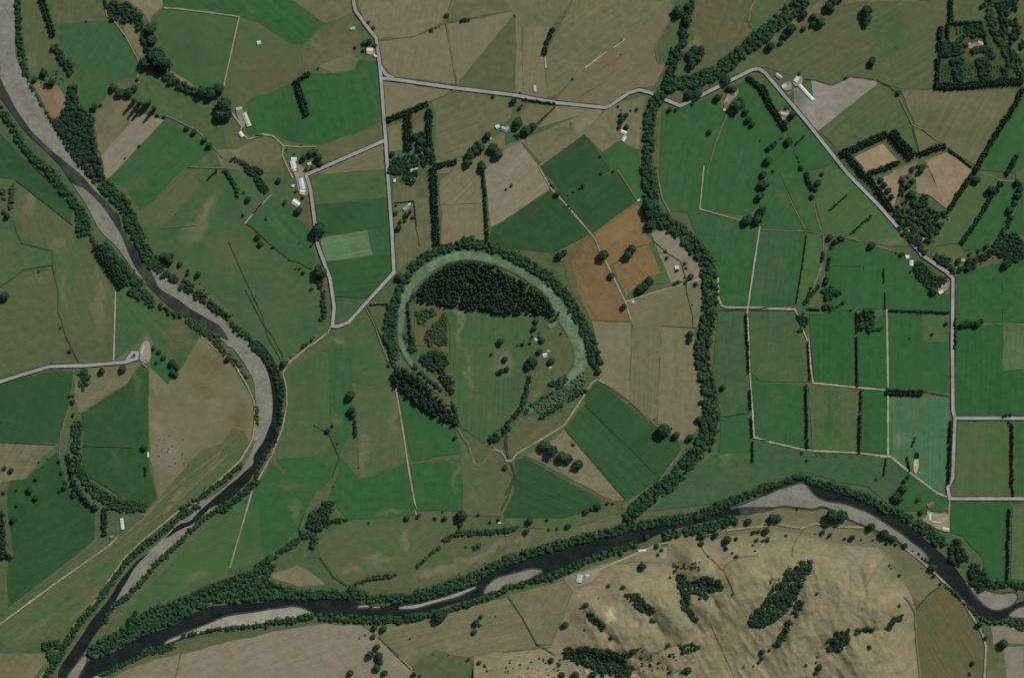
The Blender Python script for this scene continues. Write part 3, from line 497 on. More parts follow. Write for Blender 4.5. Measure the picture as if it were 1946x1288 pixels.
for k, (ol_, c1, c2, stp, bl) in enumerate(PADDOCKS):
    poly = wpts(ol_); bb = (min(p[0] for p in poly), max(p[0] for p in poly), min(p[1] for p in poly), max(p[1] for p in poly))
    lay = 1 + max([l for b, l in _placed if b[0] < bb[1] + 8 and b[1] > bb[0] - 8 and b[2] < bb[3] + 8 and b[3] > bb[2] - 8] or [0])
    _placed.append((bb, lay))
    m = field_mat('pasture', C[c1], C[c2], stripe=(stp, random.uniform(5, 9), random.uniform(.05, .11)) if stp is not None else None, blobs=blobs(bl),
                  mott=random.uniform(.08, .15), big=random.uniform(90, 200))
    sheet('paddock', roughen(poly), .04 * lay, m)
ZT = .04 * (max(l for _, l in _placed) + 3)

# ------------------------------------------------------------------ rivers, gravel, oxbow
GRAVEL = gravel_mat('river_gravel', (128, 126, 113), (116, 115, 102), (98, 98, 82))
PALEGRAVEL = gravel_mat('dry_gravel', (150, 149, 136), (138, 136, 122), (118, 116, 98))
SHALLOW = water_mat('shallows', (66, 70, 58), (50, 56, 47)); MUD = plain_mat('muddy_margin', (84, 96, 68), .2, 1 / 8., c2=(70, 86, 60))
W_DARK = water_mat('dark_river_water', (32, 41, 34), (23, 30, 27))
W_GREEN = water_mat('shallow_river_water', (62, 68, 58), (42, 49, 43))
W_OX = water_mat('still_lake_water', (108, 125, 100), (82, 102, 76), .16)
_up = [0]
def lift(): _up[0] += 1; return .003 * _up[0]
def water(name, s, z, m, sm=2, amp=1.5):
    p = chaikin(roughen(wpts(s) if isinstance(s, str) else s, 30, amp), sm)
    if name == 'gravel_bank': sheet('shallows', roughen(grow(p, 5.5), 1e9, 1.6), ZT + z - .03 + lift() * .5, SHALLOW)
    return sheet(name, p, ZT + z + lift(), m)
def band(s):
    """centreline points with widths -> outline"""
    P = wpts(s); L, R = [], []
    for i, p in enumerate(P):
        a, c = P[max(i - 1, 0)], P[min(i + 1, len(P) - 1)]; tx, ty = c[0] - a[0], c[1] - a[1]; q = math.hypot(tx, ty); w = p[2] / 2
        L.append((p[0] - ty / q * w, p[1] + tx / q * w)); R.append((p[0] + ty / q * w, p[1] - tx / q * w))
    return L + R[::-1]
water('riverbed', "A1 -10,-60 105,-60 112,250 120,450 205,590 300,780 440,1010 560,1180 A2 640,50 740,185 790,250 880,340 900,450 960,540 1060,660 1120,740 1200,790 1320,870 1430,950 1560,1050 1700,1150 1860,1300 1700,1330 "
      "1640,1260 1500,1180 1380,1100 1250,1010 1140,900 1060,840 1000,770 920,660 850,560 740,470 690,370 640,270 590,200 540,120 520,90 A1 500,1240 350,1090 230,970 90,790 10,640 0,560", 0.0, GRAVEL)
water('riverbed', "A2 1620,1220 1700,1140 1840,1260 A3 1946,110 B3 60,90 110,170 165,280 190,400 190,520 180,640 140,760 60,900 0,990 A3 1850,1040 1700,1180 1590,1284 1540,1320 1380,1320 1420,1270 1600,1160 1780,1000 1870,830 1885,680 1895,500 1880,330 1800,180 1690,40", 0.0, GRAVEL)
water('riverbed', "A4 1660,-50 1640,0 1500,100 1380,210 1270,330 1160,430 1040,560 930,680 830,760 760,870 690,960 630,1090 640,1180 520,1400 380,1400 440,1210 560,1030 650,890 790,720 870,590 1000,430 1230,230 1330,110 1430,-20", 0.0, GRAVEL)
water('river', "A1 -60,520 0,570 30,640 120,810 235,975 350,1085 470,1185 600,1290 A2 700,165 760,215 830,300 890,350 900,450 960,540 1060,660 1115,750 1150,830 1178,895 1300,955 1420,1045 1640,1170 "
      "1700,1284 1640,1250 1500,1190 1380,1110 1250,1020 1140,910 1070,840 1040,790 990,720 940,610 890,480 840,400 780,310 700,220 620,145 560,130 520,100 A1 460,1240 330,1110 200,990 80,830 -60,640", .06, W_GREEN)
water('river', "B3 20,10 95,75 165,180 205,300 215,420 208,510 195,640 155,760 70,910 0,1010 A3 1860,1050 1700,1200 1620,1284 A4 1640,0 1560,20 1440,140 1330,185 1180,280 1090,370 990,470 950,550 880,660 845,740 770,880 700,960 630,1090 500,1284 440,1400 400,1400 440,1210 560,1030 650,890 790,720 870,590 1000,430 1230,240 1320,140 1400,130 1500,20 A3 1480,1284 1700,1090 1880,940 B3 0,890 90,760 145,620 152,480 136,350 105,240 55,140 0,80", .06, W_DARK)
water('river', "A4 440,1500 520,1400 560,1290 640,1160 830,1100 990,1000 1300,880 1450,790 1560,750 1946,720 B4 0,730 330,690 700,700 860,750 1090,740 1250,710 1500,640 1660,580 1800,460 1946,390 C4 0,430 300,320 740,220 900,165 1270,110 1500,50 1640,0 "
      "C3 1700,1284 1946,1130 D3 0,1110 200,1060 330,1040 480,1100 640,1130 850,1220 1000,1284 D4 820,0 950,50 1130,180 1300,330 1420,450 1500,550 1560,640 1640,720 1720,770 1840,750 2100,650 D4 2100,900 1830,830 1720,870 1600,810 1480,690 1400,590 1310,510 1240,430 1180,410 1080,320 980,240 850,190 700,120 460,0 "
      "D3 400,1260 150,1250 0,1284 C4 1946,30 1740,75 1460,130 1150,210 1000,290 760,360 540,430 300,540 0,610 B4 1870,620 1700,670 1500,730 1250,810 930,830 470,820 280,850 0,890 A4 1946,890 1700,900 1340,985 1200,1040 950,1160 740,1260 600,1400 560,1500", .03, W_DARK)
for s_ in ("D4 440,-20 620,0 800,70 900,130 1050,235 1200,350 1250,420 1180,405 1080,315 980,235 850,185 780,155 650,105", "C3 1640,1284 1760,1240 1946,1170 D3 130,1130 320,1075 365,1140 420,1200 500,1220 640,1284 D4 640,110 460,0 D3 400,1270 150,1240 0,1284 C4 1946,30 1740,70 C3 1740,1240",
           "D4 1500,555 1570,620 1670,640 1750,670 1880,655 1900,690 1850,750 1720,790 1620,710", "D4 1820,830 1880,775 2050,720 2050,850 1946,835",
           "B4 1700,665 1740,600 1790,555 1860,530 1946,510 C4 200,475 290,490 150,560 0,605 B4 1870,615"):
    water('gravel_bank', s_, .09, GRAVEL)
for s_ in ("B4 1080,770 1090,755 1230,740 1440,680 1660,603 1640,622 1500,685 1200,768", "B4 770,752 850,742 865,755 800,762", "B4 885,756 940,752 945,760 890,763"):
    water('gravel_bank', s_, .09, PALEGRAVEL, 1, .6)
water('gravel_bank', "B4 0,800 300,755 370,770 470,815 280,845 100,872 10,885 A4 1840,893 1700,895 1340,985 1200,1040 1250,1000 1550,880 1700,820 1840,805", .09, PALEGRAVEL)
water('gravel_bank', "A4 635,1100 642,1165 590,1240 530,1400 470,1400 500,1270 560,1190", .09, GRAVEL)
water('gravel_bank', "A4 680,1284 740,1258 760,1270 700,1330", .09, PALEGRAVEL)
LAKE = chaikin(band("B2 1375,1655,18 1277,1560,28 1186,1454,21 1123,1356,34 1088,1266,26 1102,1114,39 1111,994,68 1141,895,73 1232,790,68 1368,691,57 1504,643,59 1670,643,59 1821,685,54 1972,752,52 2123,850,52 2214,936,57 2267,1024,78 2319,1114,96 2380,1220,86 2418,1326,81 2433,1432,94 2395,1522,86 2304,1598,52 2199,1673,44 2108,1741,36 2040,1802,28"), 2)
sheet('lake_margin', roughen(grow(LAKE, 5), 1e9, 2.0), ZT + .01 + lift(), MUD)
water('oxbow_lake', LAKE, .02, W_OX, 0, 1.6)
water('pond', "C3 160,590 230,600 240,615 200,622 165,605", .04, W_OX, 1, .5)
water('pond', "D3 1135,860 1150,850 1170,860 1172,890 1150,900 1135,890", .2, W_DARK, 1, .3)
water('creek', "D2 440,690 450,700 435,790 400,870 375,930 355,940 385,860 420,780", .04, W_OX, 1, .6)
water('creek', "D2 1390,720 1480,740 1560,710 1555,730 1480,755 1390,735", .04, W_OX, 1, .6); water('creek', "D2 1650,640 1700,610 1720,625 1660,655", .04, W_OX, 1, .6)

# ------------------------------------------------------------------ yards, drains, farm tracks, sealed roads
YARD = plain_mat('yard_gravel', (142, 134, 116), .16, 1 / 8., c2=(122, 114, 96))
FARMY = plain_mat('dirt_yard', (112, 104, 82), .16, 1 / 8., c2=(98, 96, 70)); WET = plain_mat('wet_grass_swale', (62, 92, 62), .2, 1 / 8., c2=(52, 78, 54))
SAND = plain_mat('silage_pad_sand', (176, 164, 126), .1, 1 / 8., c2=(160, 148, 112))
for s_, m_ in (("B1 320,1210 360,1220 400,1284 B2 400,100 420,190 380,210 340,190 320,70 300,20 B1 300,1270", YARD), ("D1 160,620 210,600 235,630 225,665 180,675 155,650", YARD), ("D1 240,580 300,560 310,600 290,640 250,640 230,610", YARD),
               ("D4 1225,40 1300,70 1380,60 1395,100 1400,180 1340,200 1250,150 1180,110 1230,90", YARD), ("A3 1040,60 1080,20 1110,40 1120,140 1100,200 1040,190 1030,120", YARD), ("C4 450,540 640,480 720,470 660,560 600,600 510,610", YARD),
               ("D2 1290,850 1400,800 1390,900 1300,920", YARD), ("C2 300,1150 390,1130 440,1050 420,1100 340,1200", W_OX), ("A1 1740,800 1790,810 1830,860 1800,960 1770,920", YARD), ("C1 1620,720 1720,640 1730,700 1650,760 1620,840", YARD),
               ("D1 120,830 190,800 220,850 190,900 140,880", YARD), ("D1 1500,340 1650,300 1670,350 1600,380 1540,360", YARD), ("B1 840,350 900,350 915,400 870,410 840,400", YARD), ("D3 1125,905 1165,900 1168,950 1150,1015 1130,1000", SAND), ("C2 910,975 970,970 975,1000 930,1005", YARD),
               ("B2 285,235 340,220 350,280 300,280", YARD), ("D2 1180,500 1250,480 1230,540 1190,550", YARD), ("C4 1150,330 1200,300 1195,400 1140,410", YARD)):
    water('yard', s_, .12, m_, 1, 1.0)
DITCH = plain_mat('drain_rushes', (52, 66, 44), .25, 1 / 6.)
for s_, w_ in (("C3 590,500 620,530 1150,1050", 4.2), ("C3 440,680 890,1205", 4.2), ("A3 -40,773 410,797", 3), ("A3 620,805 980,818", 3), ("B2 -60,400 0,440 130,560 280,680 330,690 440,750", 4), ("C2 1090,530 1190,620 1300,690 1330,800 1345,930 1385,1090 1390,1180", 3),
               ("B3 110,0 210,170", 3), ("B3 150,0 230,150", 2.5), ("A2 1690,540 1800,790 1946,1100 B3 110,0", 2.2), ("A2 1815,895 1946,1150 B3 150,0", 3), ("D1 330,585 400,595 520,632 600,600 665,572 760,580 870,600 950,640 1000,690", 4.2), ("B4 930,980 1170,1220", 4), ("C4 20,680 130,840 230,1030 330,1090 430,1150 500,1190", 4),
               ("B2 1205,430 1225,500 1235,580", 2.5), ("B3 1870,740 1865,800 1890,900 1925,960 1940,1060", 4.5), ("C3 10,720 15,850 40,920 70,1020 20,1180 -30,1284", 4.5), ("C3 1620,590 1810,562", 3.5), ("D2 390,200 400,280 430,420 460,490", 4), ("C2 1580,1045 1946,1045 D2 240,1050", 4.5),
               ("D3 350,0 375,100 395,340 700,370", 3), ("A3 600,860 640,1020 780,1100 900,1180", 4), ("B2 620,945 840,963", 3), ("D1 1120,940 1150,1080 1170,1130", 2.5), ("D1 240,1110 270,1180 285,1230", 3), ("A2 120,90 300,230 540,420", 3.5), ("A2 200,-60 400,130", 3), ("C4 1510,870 1640,1160 1720,1330", 2.6),
               ("D2 530,722 740,725", 2), ("B3 450,650 540,700 570,730 640,890 590,1040", 3), ("B4 390,60 350,150 340,200", 3), ("C3 0,1170 60,1040", 4), ("D4 1150,770 1210,700 1260,650 1330,600", 5), ("B4 500,390 600,540 700,600", 6), ("D3 1180,400 1390,440", 4)):
    hill = s_.startswith(('C4 1510', 'D4 1150')); ribbon('drain', wpts(s_), w_ * .8, (.5 if hill else ZT + .2) + lift(), DITCH, drape=hill, wob=.25)
TRACK = plain_mat('track_gravel', (150, 140, 118), .12, 1 / 7., c2=(132, 120, 98)); FAINT = plain_mat('worn_grass_track', (112, 108, 82), .14, 1 / 9., c2=(98, 99, 71))
PALE = plain_mat('lime_race', (158, 152, 132), .1, 1 / 7., c2=(146, 138, 116))
for s_, w_, m_ in (("A1 780,60 790,120 840,150 930,270 1040,480 1015,570 1030,620", 3.6, TRACK), ("A1 1210,60 1300,65 1530,92 1770,125 1655,640", 5, TRACK), ("A1 1215,860 1250,865 1450,960 1580,1090 1650,1170", 5, FAINT), ("A1 1705,820 1790,940 1780,970 1830,1030 1946,1000 B1 0,1010 90,995 150,1005 230,1080 220,1150 270,1260 300,1320", 6, TRACK),
                   ("B1 230,1080 350,1088 470,1085", 4, TRACK), ("B1 1430,170 1510,625", 4, FAINT), ("B1 930,300 1200,265 1420,170 1450,90 1500,-20", 4.5, FAINT), ("B1 1500,670 1310,750", 4, FAINT), ("C1 245,1230 C2 340,150 460,280 640,490 660,515 700,610 760,720 890,990 930,1120", 6, TRACK), ("C2 890,985 1110,915 1460,815", 6, TRACK),
                   ("C2 1470,-20 1440,300 1740,385", 4.5, TRACK), ("C1 1640,850 1560,1050 1490,1284", 3.5, FAINT), ("C2 1885,430 1840,720 1790,1060 C3 1800,0 1810,280 1830,560 1840,740 1946,770 D3 0,760 300,830 380,840 700,855 950,885", 6, PALE), ("C2 1575,810 1578,960 1600,1015 1640,1027 1946,1030 D2 0,1035 250,1040 290,1130 320,1220 350,1284 D3 350,0 365,200 385,340 720,375 930,392", 6.5, PALE),
                   ("D2 930,1040 935,1284 D3 940,390 940,870 1100,1000 1300,1150 1390,1188", 6.5, PALE), ("D3 960,885 880,880", 9, PALE), ("D4 1395,-30 1390,90 1300,120", 6, TRACK), ("D2 390,230 400,300 430,420 460,490 460,680 430,830", 4, FAINT), ("D2 0,455 330,465 640,515 1080,640", 3, FAINT),
                   ("C3 0,915 40,920 90,860 260,760 430,660 500,560 580,440 640,340 680,315 740,345", 6, TRACK), ("C3 740,345 920,470 1110,650 1290,770", 5, FAINT), ("C3 1140,1060 930,1210 870,1260", 5, FAINT), ("C3 1140,1060 1300,850", 5, FAINT), ("B3 1500,660 1590,790 1640,930 1670,950 1700,930 1790,830", 5.5, FAINT), ("B3 1790,830 1840,850 1880,910 1920,910 1946,870", 6, TRACK), ("B3 1060,380 1110,680 1150,950 1210,1284 B4 1195,0 1212,80", 6, TRACK),
                   ("B2 580,1160 560,1210 460,1290 B3 400,80 260,200 225,270 250,370 255,500 220,680 140,880 0,1130 A4 1700,470", 5.5, TRACK), ("B2 830,1020 900,1150 B3 950,50 1030,240", 5, FAINT), ("B2 845,1015 930,1200 B3 990,80", 3, DITCH), ("A2 390,610 390,720 430,900 430,1060 460,1130 500,1284 A3 490,0 545,110 580,180", 4.6, WET), ("A2 855,910 845,1284 A3 840,190", 6, PALE), ("A2 390,710 170,750 50,840 -60,930", 5, WET), ("A2 100,380 130,480 160,550 390,610", 4, WET),
                   ("A3 1490,0 1740,210 1830,360 1880,480 1890,600 1870,760 1780,910 1640,1040 1340,1284 A4 1320,50 1050,270 920,400 800,570 730,690 640,790 540,900 500,1000", 6, TRACK), ("A4 440,1110 320,1250 200,1400", 5, TRACK), ("A4 -60,930 400,590 800,310 870,240", 6, TRACK), ("A3 1060,1320 1400,1020 1640,850", 7, FAINT), ("A3 1200,1320 1480,1060 1680,870", 7, FAINT), ("A4 850,290 1110,60 1180,-40", 7, FAINT), ("A4 60,770 640,330 700,260", 3, FAINT), ("A4 920,270 1150,100 1270,0", 6, FAINT),
                   ("A3 1030,190 940,340 700,480 590,560", 5, FAINT), ("A3 530,450 450,720 440,880", 4, FAINT), ("C4 650,500 1000,350 1150,290 1210,280", 8, TRACK), ("C4 500,640 430,830 340,1040 300,1060", 4, FAINT), ("C4 -20,1090 340,1045", 5, FAINT),
                   ("D1 1020,720 1070,820 1120,925 1200,960 1310,1045", 5, FAINT), ("D1 1110,930 980,985", 4, FAINT), ("D1 1430,800 1320,1000", 4, FAINT), ("D2 1620,30 1780,90 1890,100", 4.5, FAINT), ("C2 830,10 980,245 660,480 370,630", 4, FAINT), ("C1 250,1230 590,985", 6, FAINT), ("C1 470,760 760,590", 4, FAINT), ("C1 590,505 755,380", 5, PALE), ("C1 800,358 890,290", 5, PALE), ("C1 295,420 302,505", 5, PALE), ("C1 1240,0 1240,100 1110,350 1130,470", 4, FAINT),
                   ("C1 1850,0 1810,80 1800,160", 5, FAINT), ("A2 1450,420 1200,440", 3, FAINT), ("A2 1660,0 1380,-10 1160,220", 3.2, FAINT), ("A2 1810,410 1946,250 B2 0,340 140,195", 5, TRACK), ("C1 1130,1284 C2 1130,60 1160,220 1220,330", 5, FAINT), ("D2 200,200 300,400 330,460", 3.5, FAINT), ("C4 1640,190 1946,155 D4 0,145 80,140 300,175 400,140 600,165 760,170", 7, TRACK), ("D2 1640,1150 1946,1150", 3, FAINT), ("C3 130,520 230,200 270,90", 3, FAINT)):
    ribbon('track', wpts(s_), w_ * .82, ZT + .25 + lift(), m_, wob=.16)
for s_, w_, m_ in (("C4 1690,650 1610,470 1640,430 1740,380 1870,370", 4.5, FAINT), ("D4 1050,310 1200,430 1350,570 1500,720 1640,960 1665,1050 1650,1330", 7, TRACK), ("D4 1060,680 1100,720 1140,800 1150,1000 1180,1284", 6, FAINT), ("D4 320,180 240,300 230,380", 4, FAINT), ("C4 1160,1284 1290,1200 1390,1110", 4, FAINT), ("D4 980,330 860,460 760,600", 3.5, FAINT), ("C4 1440,290 1480,360 1560,430 1600,480", 3, FAINT)):
    ribbon('hill_track', wpts(s_), w_ * .9, ZT + .3 + lift(), m_, drape=True, wob=.12)
ROAD = plain_mat('road_seal', (150, 149, 146), .1, 1 / 7., rough=.8, c2=(136, 134, 128)); VERGE = plain_mat('road_verge', (50, 50, 44), .2, 1 / 6.)
ROADS = ["B1 740,-60 748,20 762,80 840,190 915,285 940,470 952,600 985,1040 1000,1284 B2 1030,450 1046,770 880,950 710,1138 625,1170 590,1165 605,1030 575,820 480,560 455,350 430,160 395,42", "B2 393,50 B1 972,1042",
         "B1 950,582 1040,587 1480,650 1946,706 C1 370,760 735,797 770,787 915,688 990,666 1060,682 1295,785 1600,630 1830,515 1880,510 D1 30,540 340,905 640,1284 D2 880,285 1190,640 1380,770 1420,815 1415,1284 D3 1420,540 1435,600 1418,1040 1382,1110 1395,1195 2100,1195",
         "B1 942,480 985,550 1045,583", "D3 1430,600 2100,601", "A3 -120,370 0,331 200,268 370,218 640,211 930,186 1010,160 1020,118", "A3 1024,116 980,114 930,184"]
for s_ in ROADS: ribbon('road_verge', wpts(s_), 34 / ZK * S, ZT + .3 + lift(), VERGE, wob=.1)
for i, s_ in enumerate(ROADS): ribbon('road', wpts(s_), 23.5 / ZK * S, ZT + .3 + lift(), ROAD)
# ------------------------------------------------------------------ foliage
def ico(sub):
    b = bmesh.new(); bmesh.ops.create_icosphere(b, subdivisions=sub, radius=1.0)
    V = np.array([v.co[:] for v in b.verts]); F = np.array([[v.index for v in f.verts] for f in b.faces]); b.free(); return V, F
ICO1 = ico(1); ICO2 = ico(2)
def crown(kind, leaves, core, seed):
    """unit crown: radius 1, standing on z=0; a rough core with leaf clumps through the volume"""
    r = np.random.default_rng(seed); V, F = core; V = V.copy()
    if kind == 'cone': hgt, prof = 2.5, lambda t: np.clip(1.12 - t, .06, 1) * np.minimum(1, .35 + 3.2 * t)
    elif kind == 'column': hgt, prof = 5.2, lambda t: np.minimum(1, .45 + 2.5 * t) * np.clip(1.25 - t * 1.05, .1, 1)
    else: hgt, prof = 1.75, lambda t: np.sqrt(np.clip(1 - (2 * t - 1) ** 2, 0, 1)) * .85 + .15
    lob = r.normal(size=(7, 3)); lob /= np.linalg.norm(lob, axis=1)[:, None]
    def lump(d): return .8 + .3 * np.max(np.clip(d @ lob.T, 0, 1) ** 5, axis=1)
    d = V / np.linalg.norm(V, axis=1)[:, None]; t = (d[:, 2] + 1) / 2; s = lump(d) * (1 + r.normal(0, .1, len(V)))
    rad = prof(t) / np.maximum(np.hypot(d[:, 0], d[:, 1]), .25) * (1 if kind != 'round' else 0) + (1 if kind == 'round' else 0)
    V = np.column_stack([d[:, 0] * rad * s * .86, d[:, 1] * rad * s * .86, np.clip(t * hgt * (.9 + .12 * s), 0, None)])
    n = leaves; q = r.normal(size=(n, 3)); q /= np.linalg.norm(q, axis=1)[:, None]; q[:, 2] = np.where(q[:, 2] < -.5, -q[:, 2], q[:, 2])
    t2 = (q[:, 2] + 1) / 2; s2 = lump(q) * r.uniform(.8, 1.12, n)
    rad2 = np.ones(n) if kind == 'round' else prof(t2) / np.maximum(np.hypot(q[:, 0], q[:, 1]), .25)
    P = np.column_stack([q[:, 0] * rad2 * s2, q[:, 1] * rad2 * s2, t2 * hgt * (.92 + .12 * s2)])
    nr = q + r.normal(0, .45, (n, 3)); nr[:, 2] += .25; nr /= np.linalg.norm(nr, axis=1)[:, None]
    a = np.cross(nr, r.normal(size=(n, 3))); a /= np.linalg.norm(a, axis=1)[:, None]; b = np.cross(nr, a); z = r.uniform(.16, .34, n)[:, None]
    L = np.concatenate([P + a * z, P - a * z * .5 + b * z * .86, P - a * z * .5 - b * z * .86]); i = np.arange(n) + len(V)
    return np.concatenate([V, L]), np.concatenate([F, np.stack([i, i + n, i + 2 * n], 1)])
TPL = {k: [crown(k, 48, ICO1, 50 + j) for j in range(5)] for k in ('round', 'cone', 'column')}
M = {}
for k, c, c2 in (('willow', (46, 75, 50), (60, 89, 60)), ('broad', (41, 66, 46), (54, 78, 55)), ('conifer', (37, 61, 43), (52, 74, 51)), ('scrub', (58, 84, 56), (80, 92, 62)), ('pine', (38, 62, 48), (48, 70, 50)), ('reed', (86, 110, 82), (98, 118, 90))):
    M[k] = leaf_mat(k + '_foliage', c, c2, True); M[k + '_tree'] = leaf_mat(k + '_leaves', c, c2, False)
BARK = plain_mat('bark', (92, 80, 66), .2, 1 / 1.5)
def merge(name, X, Y, R, kind, mat, hs=None, jit=.25):
    """many crowns in one mesh"""
    n = len(X); Z = hz0(X, Y); tint = RNG.random(n); ang = RNG.uniform(0, 6.28, n); pick = RNG.integers(0, 5, n)
    hs = np.full(n, 1.0) if hs is None else hs; Vs, Fs, Ts, base = [], [], [], 0
    for k in range(5):
        idx = np.where(pick == k)[0]
        if not len(idx): continue
        V, F = TPL[kind][k]; c, s = np.cos(ang[idx])[:, None], np.sin(ang[idx])[:, None]; r = R[idx][:, None]
        ex = RNG.uniform(.74, 1.32, (len(idx), 1)); vx = V[:, 0] * ex; vy = V[:, 1] / ex ** .5
        W = np.stack([(vx * c - vy * s) * r + X[idx][:, None], (vx * s + vy * c) * r + Y[idx][:, None],
                      V[:, 2] * r * hs[idx][:, None] + Z[idx][:, None] + .3], 2)
        m = len(V); Vs.append(W.reshape(-1, 3)); Fs.append((F[None] + (np.arange(len(idx)) * m)[:, None, None]).reshape(-1, 3) + base)
        Ts.append(np.repeat(tint[idx], m)); base += len(idx) * m
    return raw_mesh(name, np.concatenate(Vs), np.concatenate(Fs), np.concatenate(Ts))
def along(line, w, r, dens=1.0):
    """stand of crowns along a bank: line in metres, w its width"""
    out = []
    for a, b in zip(line[:-1], line[1:]):
        L = math.hypot(b[0] - a[0], b[1] - a[1]); n = max(1, int(L * max(w, r) / (r * r * 1.06) * dens))
        for _ in range(n):
            t = random.random(); o = random.uniform(-.5, .5) * max(w - r, 0); nx, ny = -(b[1] - a[1]) / (L + 1e-6), (b[0] - a[0]) / (L + 1e-6)
            out.append((a[0] + (b[0] - a[0]) * t + nx * o, a[1] + (b[1] - a[1]) * t + ny * o))
    return out
def fill(poly, r, dens=1.0):
    P = [p[:2] for p in poly]; x0, x1 = min(p[0] for p in P), max(p[0] for p in P); y0, y1 = min(p[1] for p in P), max(p[1] for p in P)
    n = int((x1 - x0) * (y1 - y0) / (r * r * .9) * dens) + 2; X = RNG.uniform(x0, x1, n); Y = RNG.uniform(y0, y1, n); k = inside(X, Y, P)
    return list(zip(X[k], Y[k]))
